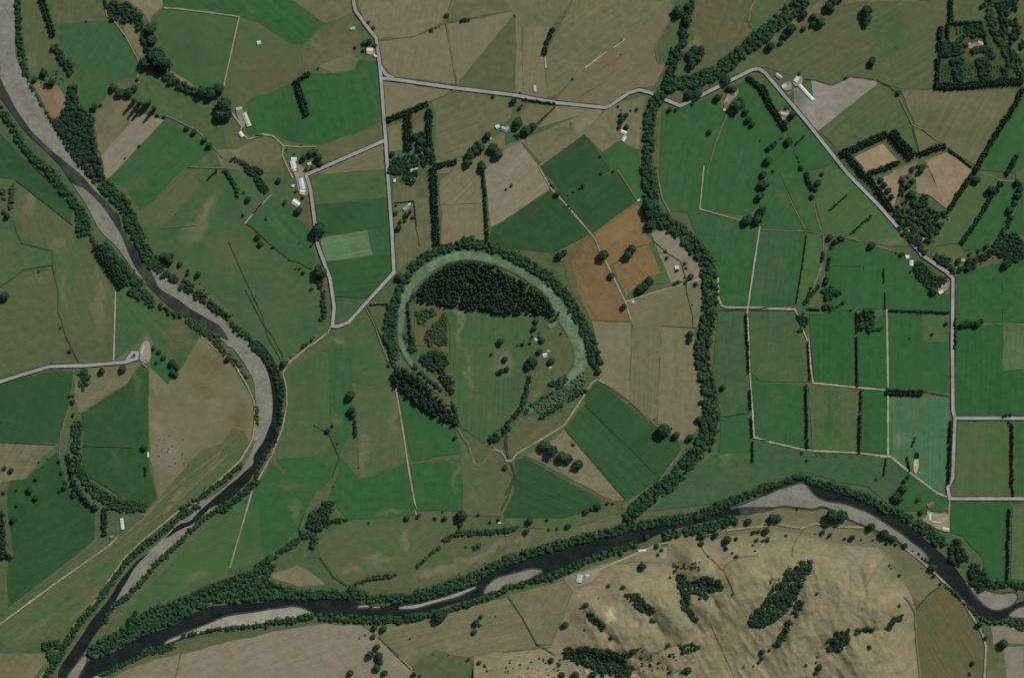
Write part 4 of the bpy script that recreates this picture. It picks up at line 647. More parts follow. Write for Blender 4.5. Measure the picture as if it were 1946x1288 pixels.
# stands that nobody could count: (label, foliage, crown form, crown radius m, shapes); 'F' fills an outline, 'L<width>' follows a bank
WOODS = [
 ("dense dark pine wood filling the inside of the oxbow's top bend", 'conifer', 'cone', 6.5, ["F B2 1190,950 1290,850 1400,750 1520,700 1650,690 1790,720 1900,800 C2 40,800 170,850 270,930 350,1020 370,1085 310,1095 200,1075 80,1075 0,1085 B2 1740,1055 1440,1015 1300,1000"]),
 ("green fringe of willows round the outer bank of the oxbow", 'willow', 'round', 6.5, ["L70 B3 1060,150 B2 1020,1284 1040,1060 1090,890 1190,720 1300,640 1420,590 1560,560 1700,560 1820,600 1900,650 C2 30,650", "L88 C2 30,640 200,720 300,790 420,900 500,1020 560,1130 610,1220 640,1284 C3 640,120 690,210", "L55 B2 1020,1000 1000,1160 1000,1284 B3 1060,60 1030,220", "L60 B2 1560,540 1640,520"]),
 ("thin line of willows along the inner bank of the oxbow", 'willow', 'round', 4.5, ["L22 B2 1170,970 1250,870 1350,780 1450,715 1560,685", "L30 C2 390,1060 380,1110 330,1140", "L26 B2 1135,1284 1120,1230", "L50 B3 1170,0 1200,110 1150,80"]),
 ("big dark pine belt on the lower left edge of the oxbow", 'conifer', 'cone', 7.5, ["F B3 1045,215 1115,225 1250,325 1390,460 1465,555 1525,650 1400,612 1260,530 1090,400 1030,320"]),
 ("patch of dark rounded trees between the oxbow's belt and airstrip paddock", 'broad', 'round', 6, ["F115 B3 1225,150 1340,95 1430,140 1450,210 1410,250 1440,290 1475,300 1485,430 1450,420 1380,280 1260,205", "L26 B3 1180,205 1250,270 1330,340 1400,400", "L30 B3 1480,480 1500,560 1520,640"]),
 ("dark line of trees on the diagonal ditch below the oxbow", 'broad', 'round', 6, ["L60 B3 1740,780 1850,700 1900,660", "L34 B3 1900,660 C3 0,660 70,590 130,510 160,390 180,290", "L26 C3 130,540 160,400"]),
 ("grey green willow scrub in the swampy tail of the oxbow", 'willow', 'round', 5, ["L50 C3 330,360 460,300", "L26 C3 190,510 330,420 450,340", "L80 C3 460,450 570,370", "L40 C3 270,600 340,540 430,490", "L26 C3 140,560 180,540"]),
 ("pale reedy swamp plants in the tail of the oxbow", 'reed', 'round', 3.2, ["F C3 170,520 330,430 460,350 580,250 600,330 560,380 430,480 300,520 250,560"]),
 ("scrubby brown and green bushes west of the airstrip paddock", 'scrub', 'round', 3.2, ["F B2 1210,1060 1330,1030 1360,1080 1290,1110 1270,1170 1220,1150", "F B2 1290,1200 1430,1060 1440,1284 B3 1440,60 1300,60 B2 1270,1280"]),
 ("stream wood running up to the top edge beside the dry hill paddock", 'broad', 'round', 7, ["L60 C1 1380,-20 1340,180 1310,220 1330,300 1270,400", "L90 C1 1270,390 1230,480 1220,600 1200,660"]),
 ("wide tree lined stream slanting to the top edge of the map", 'willow', 'round', 7, ["L110 C1 1190,640 1400,600 1560,540 1720,420 1850,300 1946,230 D1 0,270 150,140 270,40 330,-10", "L50 C1 1330,700 1450,660"]),
 ("winding belt of stream trees down the middle of the map", 'willow', 'round', 7.5, ["L90 C1 1160,690 1090,800 1060,940 1060,1100 1050,1284", "L120 C2 1060,0 1080,200 1100,340 1200,410 1330,490 1410,590 1490,690 1520,850 1510,1050 1480,1250 C3 1455,100 1470,250 1510,400 1530,560", "L140 C3 1530,540 1510,700 1460,820", "L115 C3 1440,830 1350,930 1220,1080 1080,1170 1000,1240 C4 950,60 900,120"]),
 ("broad willow wood at the meeting point of the two rivers", 'willow', 'round', 7, ["F A4 650,1060 760,980 900,920 1000,850 1100,760 1350,690 1500,620 1700,540 1946,450 B4 20,460 180,440 110,560 300,620 300,680 0,715 A4 1600,720 1450,780 1300,870 1000,990 830,1090 670,1140", "L45 B4 20,480 200,350 300,290 390,220 480,230 430,320"]),
 ("long strip of willows on the lower river's top bank", 'willow', 'round', 6.5, ["L75 B4 200,660 400,670 600,660 760,660 900,700 1050,690 1200,690", "L95 B4 1200,680 1350,640 1500,590 1650,540", "L70 B4 1650,530 1800,450 1946,400 C4 0,415 150,370 300,320 480,280 700,220 860,180 1130,130 1400,90 1600,20", "L60 C3 1560,1250 1750,1180 1946,1100", "L45 B4 720,600 760,660"]),
 ("long strip of dark trees on the right hand river's top bank", 'willow', 'round', 6.5, ["L45 D3 0,1110 150,1080 250,1040 320,1020", "L70 D3 330,1050 450,1090 620,1130 750,1180 880,1240 D4 880,20 1000,60 1120,120", "L90 D4 1130,130 1260,210 1350,300", "L60 D4 1690,590 1800,580 1900,600 2000,600", "L36 D4 1560,450 1640,520 1700,580"]),
 ("two massive dark tree clumps above the right hand river name reach", 'conifer', 'round', 8, ["F D4 1390,300 1440,260 1500,300 1520,400 1480,470 1400,420", "F D4 1540,480 1600,430 1650,480 1690,570 1660,640 1590,640 1530,560"]),
 ("clipped looking willow strip on the lower river's bottom bank", 'willow', 'round', 6.5, ["L50 B4 100,880 200,860 300,850 450,815", "L62 B4 480,820 600,835 800,850 940,850 1100,850 1250,820", "L50 B4 1250,820 1450,780 1650,710 1850,640 C4 0,620 150,580 300,540", "L60 C4 300,550 430,490 560,440", "L50 C4 560,430 700,380 850,330 980,285", "L75 C4 1160,230 1290,200", "L75 C4 1320,200 1500,170 1720,105", "L28 A4 1340,970 1600,920 1946,890"]),
 ("ragged willows on the lower left river's bottom bank", 'willow', 'round', 5, ["L30 A4 740,1260 860,1210 960,1160 1080,1100", "L55 A4 1050,1090 1200,1070 1290,1040"]),
 ("reedy scrub strip along the right hand river's lower bank", 'scrub', 'round', 3.5, ["L24 D4 1360,590 1440,660 1520,740 1600,820 1680,870 1800,870", "F D4 1780,850 1946,840 1946,930 1880,910"]),
 ("trees lining the left bank of the top left river", 'willow', 'round', 6.5, ["L60 A1 -30,760 0,800 100,950 180,1100 300,1210 400,1284", "L75 A2 350,10 430,100 490,180 560,270 620,330", "L110 A2 610,340 625,500", "L45 A2 680,510 720,570", "L100 A2 760,570 830,660 920,740 990,840 1050,870", "F A2 930,910 1040,880 1120,930 1160,1000 1130,1030 1030,970 940,930", "L40 A2 1180,1000 1250,1060 1340,1090"]),
 ("low riverside willow scrub on the left bank towards the bend", 'scrub', 'round', 4.2, ["L55 A2 1380,1120 1500,1200 1620,1260 A3 1600,60", "L44 A3 1600,50 1700,150 1780,220", "L12 A3 1780,250 1840,310", "L30 A3 1900,510 1905,650"]),
 ("narrow willow strip on the right bank at the top left", 'willow', 'round', 5.5, ["L48 A1 130,-20 140,250 170,450 200,570", "L14 A1 210,600 300,760 390,900 480,1060 560,1190"]),
 ("broad dark wood on the right bank of the top left river", 'broad', 'round', 7, ["L70 A1 400,350 470,440 540,540", "F A1 460,850 520,640 570,600 590,780 690,880 690,1000 740,1150 770,1284 A2 780,70 700,110 620,10 A1 570,1200 480,1060 390,900", "L60 A1 680,850 660,960"]),
 ("long feathery willow belt on the right bank mid river", 'willow', 'round', 6, ["L105 A2 750,110 850,190 940,300 980,420 1040,530 1090,640 1150,710", "L80 A2 1120,690 1200,750"]),
 ("dark bank trees on the outside of the left river's bend", 'broad', 'round', 6.5, ["L60 A2 1210,780 1310,830", "L90 A2 1340,850 1420,900", "L80 A2 1440,940 1540,960", "L52 A2 1530,990 1700,1110", "L46 A2 1700,1140 1840,1260 A3 1940,110", "L60 B3 -10,50 80,130 160,230 200,330 215,460", "L34 B3 215,460 200,640 170,750 90,880 30,990 A3 1900,1080", "L50 A3 1900,1060 1750,1200 1640,1284"]),
 ("row of willows on the left bank below the river bend", 'willow', 'round', 5.5, ["L38 A3 1340,1280 1500,1170 1650,1060 1790,940", "L50 A4 1480,0 1340,85 1200,205 1050,310 940,420 870,510 800,610 740,700 640,810 550,930 490,1030 440,1120 390,1200 330,1290", "L70 A4 320,1050 440,1030", "F A4 350,1090 400,1080 420,1120 380,1170 350,1150"]),
 ("row of willows on the right bank below the river bend", 'willow', 'round', 5, ["L40 A4 1700,-20 1500,110 1390,215 1270,335 1160,430 1050,570 930,690 840,745 800,800 770,890"]),
 ("dark diagonal clump of big trees at the top left", 'broad', 'round', 7, ["F A1 770,10 940,20 1040,90 1060,170 1070,280 1030,250 1000,170 860,160 810,120", "L36 A1 1060,280 1090,400", "L70 A1 1140,510 1280,600 1440,690"]),
 ("crooked willow line down the left side creek", 'willow', 'round', 5, ["L70 A3 600,240 650,310 590,380", "L80 A3 580,620 560,760 560,860", "L70 A3 560,880 600,1000 680,1130 790,1210 950,1230 1080,1260", "L50 A4 800,10 1000,50", "L26 A3 690,1090 840,1190 960,1230"]),
 ("dark tall tree belt on the left side creek's inner curve", 'conifer', 'cone', 6, ["L40 A3 500,870 530,1000 560,1110 620,1200 720,1270"]),
 ("dark blue pine plantation at the left edge", 'pine', 'cone', 6, ["L70 A4 -20,60 10,380", "F A4 -40,60 30,60 45,330 100,400 -40,390"]),
 ("hillside bush in two lobes under the bare brown knob", 'broad', 'round', 5.5, ["F C4 1250,480 1340,530 1380,590 1370,640 1350,740 1420,840 1390,870 1330,780 1280,740 1290,650", "F C4 1390,560 1480,520 1600,560 1610,620 1520,640 1500,690 1440,690 1390,640"]),
 ("long diagonal gully bush in the middle of the dry hill", 'broad', 'round', 5, ["F C4 885,660 980,650 1040,720 1110,770 1060,815 950,740", "L28 C4 1060,840 1110,850"]),
 ("short diagonal gully bush left of the pale bare patch", 'broad', 'round', 5, ["F C4 590,770 640,800 690,840 740,890 710,935 660,870 600,820"]),
 ("big dark wood in the valley at the bottom edge", 'conifer', 'round', 6, ["F C4 430,1060 600,1040 800,1070 870,1090 890,1160 950,1200 920,1270 760,1240 600,1190 430,1130", "L24 C4 890,1090 1010,1055"]),
 ("ragged clump on the slope right of the valley wood", 'broad', 'round', 5, ["L34 C4 1290,1020 1320,1090 1400,1050 1440,1050", "L30 C4 1290,1050 1390,1020"]),
 ("large dark hillside wood on the right of the dry hills", 'broad', 'round', 6, ["F C4 1790,820 1900,720 1946,660 D4 40,640 150,560 190,460 320,410 330,500 300,600 230,720 130,830 30,890 C4 1900,900 1800,890", "L40 D4 360,400 340,500"]),
 ("narrow wood below the large hillside wood", 'broad', 'round', 5.5, ["L56 D4 290,700 230,820", "L48 D4 210,840 160,950 110,1040"]),
 ("three lobed gully clump low on the right hill", 'broad', 'round', 5.5, ["F D4 540,930 640,910 650,990 600,1040 550,1080 520,1000", "L45 D4 680,930 740,920 830,920", "L30 D4 480,1000 540,980", "L30 D4 480,1060 580,1060"]),
 ("dark gully trees pointing to the pink bare slip", 'broad', 'round', 5, ["L46 D4 930,920 980,850 1060,820"]),
 ("pale green creekside scrub at the top right corner", 'scrub', 'round', 6, ["L64 D1 1690,-10 1700,140 1740,260 1800,360 1870,470 1946,560"]),
 ("tall dark trees round the top right garden block", 'broad', 'round', 6.5, ["L60 D1 1740,0 1790,130 1810,260", "L90 D1 1860,-10 1850,80", "L70 D1 1860,140 1900,230 1830,310", "L60 D1 1840,380 1920,480", "L60 D1 1920,320 1946,340", "L30 D1 1440,320 1420,340 1600,180", "L70 D1 1320,400 1450,360", "L80 D1 1440,440 1460,600", "L50 D1 1560,380 1660,360 1720,400 1600,480", "L40 D1 1620,480 1640,590", "L40 D1 1640,30 1650,60", "L30 D1 1780,500 1820,560", "F D1 1330,300 1560,330 1480,400 1340,430", "F D1 1445,430 1500,430 1490,610 1425,610", "F D1 1600,440 1700,430 1690,600 1620,600", "F D1 1500,180 1640,190 1640,250 1560,290", "F D1 1700,150 1800,260 1880,440 1840,420 1740,290", "L36 D1 1640,210 1680,420", "F D1 1760,20 1850,0 1830,120 1780,130", "L40 D1 1780,600 1840,470"]),
 ("rows of nursery shrubs inside the top right garden block", 'scrub', 'round', 2.2, ["L5 D1 %d,480 %d,600" % (x, x - 12) for x in (1350, 1372, 1394, 1416)] + ["L5 D1 %d,480 %d,595" % (x, x - 10) for x in (1520, 1545, 1570, 1595, 1710, 1732, 1754, 1776)] + ["L5 D1 %d,200 %d,300" % (x, x + 4) for x in (1450, 1475, 1500, 1525, 1550)]),
 ("sprawling garden wood beside the road on the right", 'broad', 'round', 6.5, ["F50 D2 990,300 1060,230 1140,200 1180,240 1250,300 1390,310 1380,390 1260,550 1150,520 1060,420 990,370", "L54 D2 1020,420 1120,530 1220,620", "L40 D2 1050,70 1040,200", "F D2 1180,200 1240,190 1230,290 1180,270"]),
 ("mixed garden trees beside two white roofs near the road bend", 'broad', 'round', 5, ["F D2 1120,720 1170,680 1240,740 1300,800 1380,800 1400,820 1330,880 1270,900 1200,870 1140,790"]),
 ("creek trees winding right from the road bend", 'broad', 'round', 5.5, ["L56 D2 1280,650 1400,690", "L44 D2 1400,760 1500,745 1580,720", "L50 D2 1560,690 1680,640 1740,560", "F D2 1700,650 1810,480 1890,480 1946,560 1946,680 1850,690 1750,640", "L40 D2 1740,560 1810,450 1850,360", "L30 D2 1860,280 1900,150", "L30 D2 1300,690 1420,740"]),
 ("rounded dark clump left of the T shaped farm track", 'broad', 'round', 6, ["F D2 455,900 510,870 560,890 540,960 470,970", "L44 D2 460,1020 540,1040", "F D2 560,900 610,910 560,950", "L22 D2 560,1030 610,990"]),
 ("square dark copse standing in the middle of green paddocks", 'broad', 'round', 6, ["F D2 720,1080 760,1050 830,1050 850,1140 820,1210 720,1200", "L26 D2 830,1200 900,1180"]),
 ("tree lined drain beside the small creek on the right", 'broad', 'round', 5, ["L26 D2 460,620 455,690", "L26 D2 505,660 495,760", "L24 D2 430,870 350,960 320,1000", "L70 D2 290,1080 340,1160", "L24 D2 370,880 340,990", "L28 D2 270,1200 310,1190"]),
 ("thin creek willows crossing the paddocks above the lower river", 'willow', 'round', 4.8, ["L28 B4 760,585 880,545", "L36 B4 900,540 1070,520", "L24 B4 1210,465 1290,390 1390,310", "L36 B4 1420,270 1500,215", "L48 B4 1500,210 1700,205 1800,200", "L36 B4 1800,200 1946,180 C4 0,185 90,180", "F B4 1620,310 1690,280 1700,310 1640,335"]),
 ("dark clump on the bank left of the dirt track's lower end", 'broad', 'round', 6, ["F B4 400,140 430,60 500,30 530,-20 600,-30 610,20 570,80 590,130 490,200 420,190", "L34 B4 560,130 640,110 700,120", "L40 B4 370,190 380,250"]),
 ("small bushy trees down the creek west of the small farm track", 'broad', 'round', 4.5, ["L34 A2 1660,10 1720,100 1760,160 1750,220", "L56 A2 1830,0 1946,130 B2 40,110 110,170", "L40 A1 1710,1170 1946,1280"]),
 ("scrubby roadside bush where the two sealed roads meet", 'broad', 'round', 5, ["L40 B2 490,800 510,900", "L38 B2 525,900 530,1080 510,1130", "L14 B3 340,110 450,10", "L26 B3 210,200 260,190"]),
 ("farm garden trees beside the long straight road", 'broad', 'round', 5.5, ["F B1 1050,1170 1200,1140 1250,1190 1220,1230 1050,1284 1010,1250", "F B1 1190,1000 1260,980 1340,1080 1350,1200 1260,1240 1240,1130", "L60 B1 1060,1260 1060,1284 B2 1020,10 1160,10", "F B2 1110,50 1220,10 1220,70 1180,130 1130,110"]),
 ("dark scrub on the small creek at the far left", 'scrub', 'round', 4, ["L30 A2 20,140 30,230", "L40 A2 80,300 100,120"]),
 ("dry rushes dotted over the brown paddock inside the river bend", 'scrub', 'round', 1.8, ["D26 A3 1130,720 1400,720 1400,960 1180,960", "D40 D3 380,860 560,850 570,890 390,900"]),
 ("scattered bushes on the bare brown knob", 'scrub', 'round', 2.6, ["D60 C4 1230,420 1440,420 1460,480 1250,470", "D46 C4 1000,1050 1300,1100 1240,1200 960,1230", "D40 C4 0,1120 420,1130 400,1284 0,1284", "D30 D4 60,540 160,540 120,620 60,600", "D40 A1 240,580 420,520 500,620 300,640"]),
]
for label, mat, form, r, shapes in WOODS:
    if r > 4: r *= .76
    P = []
    for s_ in shapes:
        h, rest = s_.split(' ', 1); L = wpts(rest)
        if h[0] == 'F': P += fill(L, r, float(h[1:] or 100) / 100)
        elif h[0] == 'L': P += along(L, float(h[1:]) / ZK * S, r, 1.0)
        else: q = fill(L, r, 3.); random.shuffle(q); P += q[:int(h[1:])]
    P = np.array(P); n = len(P); low = RNG.random(n) < .38; P = P + RNG.normal(0, r * .95, (n, 2)) * low[:, None]
    R = r * np.where(low, RNG.uniform(.25, .6, n), RNG.uniform(.6, 1.45, n)) * (1.2 if form == 'cone' else 1)
    name = 'scrub' if mat in ('scrub', 'reed') else 'woodland'
    tag(link(name, merge(name, P[:, 0], P[:, 1], R, form, None, RNG.uniform(.75, 1.25, n)), M[mat]), label, name, kind='stuff')

# ------------------------------------------------------------------ shelterbelts: each clipped row of conifers is one thing
SHV = np.array([-math.sin(math.radians(SUN_AZ)), -math.cos(math.radians(SUN_AZ))])
BELTS = [  # seen width (row and shade together), height m, line, label
 (75, 17, "B1 318,600 398,860", "thick black shelterbelt standing alone in the bright green top left paddock"),
 (46, 12, "B1 350,590 430,535", "short slanting row of trees above the lone thick shelterbelt"),
 (60, 14, "B1 1000,890 1305,765", "slanting top hedge joining the two upright belts by the road junction"),
 (80, 17, "B1 1140,850 1150,1110", "wide upright shelterbelt nearest the straight road, under the slanting hedge"),
 (70, 17, "B1 1300,810 1305,1190", "upright shelterbelt at the right end of the slanting hedge"),
 (60, 14, "B1 1350,1235 1510,1200", "short level row of trees at the top of the long upright belt"),
 (72, 17, "B2 1332,0 1358,565", "long upright shelterbelt running down to the oxbow, left of two"),
 (46, 14, "B2 1698,0 1722,300 1730,545", "thinner upright shelterbelt running down to the oxbow, right of two"),
 (44, 12, "C1 285,400 310,310 355,200", "small leaning hedge alone on the dry top paddock"),
 (34, 8, "C1 135,742 375,772", "hedge hugging the lower side of the main road"),
 (16, 5, "C1 245,910 310,850 370,795", "thin dotted hedge slanting from the road to the farm garden"),
 (50, 15, "D1 1398,0 1400,165", "upright hedge at the top of the walled garden block"),
 (46, 14, "D1 1392,178 1640,170", "level hedge closing the top of the garden block"),
 (56, 15, "D1 1322,200 1315,370", "outer left hedge of the garden block's upper yard"),
 (44, 14, "D1 1375,185 1378,340", "inner left hedge of the garden block's upper yard"),
 (52, 15, "D1 1305,440 1300,660", "left hedge of the garden block's lower yard"),
 (72, 16, "D1 1290,645 1500,640 1700,620 1946,605", "long level hedge along the bottom of the garden block"),
 (74, 16, "D1 600,1145 780,1060 940,990", "hedge on the upper left side of the square pink paddock"),
 (110, 20, "D1 960,985 1040,1090 1120,1170", "very thick hedge on the right corner of the square pink paddock"),
 (74, 16, "D1 640,1150 740,1284 D2 810,100 965,315", "long dark hedge following the sealed road past the pink paddocks"),
 (52, 14, "D1 800,1284 900,1250 1030,1200", "hedge closing the bottom of the square pink paddock"),
 (60, 15, "D1 1175,1145 1260,1110 1370,1080", "hedge on the top left of the larger pink paddock"),
 (26, 9, "D1 1390,1110 1480,1180 1560,1245", "thin hedge on the top right of the larger pink paddock"),
 (54, 15, "D1 1940,660 1840,840 1740,990 1650,1140 1575,1284", "long ragged hedge slanting down from the right edge"),
 (48, 13, "D2 1550,60 1470,180 1390,310", "hedge down the right side of the larger pink paddock"),
 (38, 12, "D1 1895,1150 1820,1284 D2 1805,50", "short dark row near the right edge, upper one of the slanted rows"),
 (40, 12, "D2 1775,105 1690,230 1580,420 1475,560", "long slanted row through the bright paddocks on the right"),
 (20, 7, "D2 640,195 500,320", "upper thin slanted hedge left of the sealed road"),
 (28, 8, "D2 820,350 655,490", "lower thin slanted hedge left of the sealed road"),
 (52, 13, "D2 325,40 375,170", "short thick row leaning left of the drain, right half of the map"),
 (16, 7, "D2 335,490 300,750 258,1000", "very thin leaning hedge left of the small creek"),
 (18, 8, "D2 905,740 905,850", "short thin upright row, upper of two above the farm lane"),
 (18, 8, "D2 915,920 915,1040", "short thin upright row, lower of two above the farm lane"),
 (30, 10, "D2 945,1055 1150,1062 1395,1070", "long level hedge meeting the sealed road from the lane"),
 (28, 9, "D2 345,1045 440,1045", "short level hedge beside the creek crossing"),
 (28, 10, "D2 702,1060 705,1220", "short hedge up the left side of the square copse"),
 (36, 11, "D2 1432,1115 1435,1284 D3 1432,90", "row of trees crowding the right side of the straight road"),
 (22, 9, "D3 345,40 352,180 360,320", "broken hedge on the left of the small lane corner"),
 (26, 12, "D3 703,0 708,370", "tapering upright hedge above the lane between green paddocks"),
 (24, 11, "D3 737,392 735,545", "short upright hedge just below the middle lane"),
 (34, 14, "D3 728,570 722,862", "heavy upright hedge reaching down to the lower lane"),
 (32, 14, "D3 328,360 335,600 338,830", "long upright hedge left of the striped paddocks"),
 (70, 15, "D3 930,410 1050,415 1195,420", "ragged black tree row lying level across the lane"),
 (44, 15, "D3 1398,620 1393,850 1385,1085", "long dark hedge on the left side of the road's lower end"),
 (40, 14, "D3 1852,640 1855,1100", "long upright hedge in the lower right square paddocks"),
 (36, 11, "D3 1858,1115 1862,1175", "short stub of hedge below the right square paddocks' long hedge"),
 (46, 15, "D4 1830,30 1825,300 1818,560", "tall upright hedge alone in the bottom right green paddock"),
 (32, 12, "C2 1778,1080 1785,1284 C3 1790,40 1797,265", "upright hedge left of the long farm lane, top one"),
 (30, 12, "C3 1808,390 1812,545", "upright hedge left of the long farm lane, second one down"),
 (32, 13, "C3 1815,590 1822,740", "upright hedge left of the long farm lane, third one down"),
 (32, 13, "C3 1826,780 1828,925", "upright hedge left of the long farm lane, lowest one"),
 (44, 13, "B3 752,620 757,745", "short upright hedge under two round trees, left of the oxbow"),
 (105, 19, "A2 715,590 780,690 850,800 910,880", "massive rounded dark belt beside the left river's gravel"),
 (70, 17, "A1 300,-20 340,100 370,200 392,275", "tall pointed row at the top left beside the river strip"),
 (44, 12, "A4 1010,795 975,840 945,880", "small dark row at the edge of the confluence wood"),
 (74, 15, "D1 0,640 60,770 120,870 185,970", "long dark belt slanting right below the road's top bend"),
 (60, 14, "C1 1790,580 1870,640 1946,760", "upper thick part of the belt below the road's top bend"),
 (22, 7, "D1 320,1010 245,1080", "thin short hedge slanting below the road, right half"),
 (26, 9, "A2 1610,10 1570,50 1530,90", "small slanted dark row in the left green field"),
 (36, 11, "A3 1072,960 1076,1030", "short dark row at the edge of the dry bend paddock"),
 (46, 14, "B2 1145,1000 1155,1120 1168,1284", "upright dark hedge just inside the oxbow's left side"),
 (22, 7, "B2 870,1010 1005,1006", "short level hedge left of the oxbow"),
 (26, 8, "B2 1005,1010 1000,1160", "upright hedge left of the oxbow below the level one"),
 (26, 9, "D3 920,900 905,1025", "little upright row below the lane's Y junction"),
 (60, 14, "A4 770,30 768,230", "upright row beside the white roofed shed by the left river"),
 (14, 5, "B2 1045,258 1190,242 1200,330 1210,430", "clipped hedge round the square house garden by the road"),
 (30, 10, "D3 1075,890 1100,1000", "dark hedge left of the pale sandy pad"),
]
for w, h, s_, label in BELTS:
    line = np.array(wpts(s_)); w = w / ZK * S; d = line[-1] - line[0]; d /= np.linalg.norm(d); nr = np.array([-d[1], d[0]])
    sl = h / math.tan(math.radians(SUN_EL)); pr = float(SHV @ nr) * sl * .8
    cw = max(.66 * w, w - .7 * abs(pr)); line = line - nr * math.copysign((w - cw) / 2, pr)
    r = max(2.2, min(5.5, cw * .42)); P = []; L = 0
    for a, b in zip(line[:-1], line[1:]):
        k = max(2, int(np.linalg.norm(b - a) / (r * .7)))
        for t in np.arange(k) / k:
            m = max(1, int(round(cw / (r * 1.7))))
            for j in range(m): P.append(a + (b - a) * t + nr * ((j + .5) / m - .5) * cw * .75 + RNG.normal(0, r * .28, 2))
    P = np.array(P); n = len(P); R = r * RNG.uniform(.7, 1.3, n)
    o = link('shelterbelt', merge('shelterbelt', P[:, 0], P[:, 1], R, 'cone', None, h / (2.5 * R) * RNG.uniform(.9, 1.1, n)), M['conifer'])
    tag(o, label, 'shelterbelt', 'shelterbelts between the paddocks')
# ------------------------------------------------------------------ single trees: trunk and crown each
def obj_mesh(V, F, name, mat):
    me = raw_mesh(name, V, F); me.materials.append(mat); return me
CROWN = {}
for form, mat in (('round', 'broad_tree'), ('cone', 'conifer_tree'), ('column', 'willow_tree')):
    CROWN[form] = []
    for j in range(4):
        V, F = crown(form, 170, ICO2, 200 + j); V = V.copy(); V[:, 2] += .12
        CROWN[form].append(obj_mesh(V, F, 'crown', M[mat]))
def trunk_mesh():
    b = bmesh.new(); bmesh.ops.create_cone(b, cap_ends=False, segments=7, radius1=.075, radius2=.03, depth=1.0)
    for v in b.verts: v.co.z += .5
    for k in range(4):
        a = k * 1.6; m = bmesh.ops.create_cone(b, cap_ends=False, segments=5, radius1=.022, radius2=.008, depth=.5)['verts']
        for v in m:
            z = v.co.z + .25; v.co.x, v.co.y, v.co.z = v.co.x + math.cos(a) * z * .7, v.co.y + math.sin(a) * z * .7, z * .8 + .45
    me = bpy.data.meshes.new('trunk'); b.to_mesh(me); b.free(); me.materials.append(BARK); return me
TRUNK = trunk_mesh()
ORD = ['first', 'second', 'third', 'fourth', 'fifth', 'sixth', 'seventh', 'eighth', 'ninth', 'tenth', 'eleventh', 'twelfth', '13th', '14th', '15th', '16th', '17th', '18th', '19th', '20th', '21st', '22nd', '23rd', '24th', '25th', '26th', '27th', '28th', '29th', '30th']
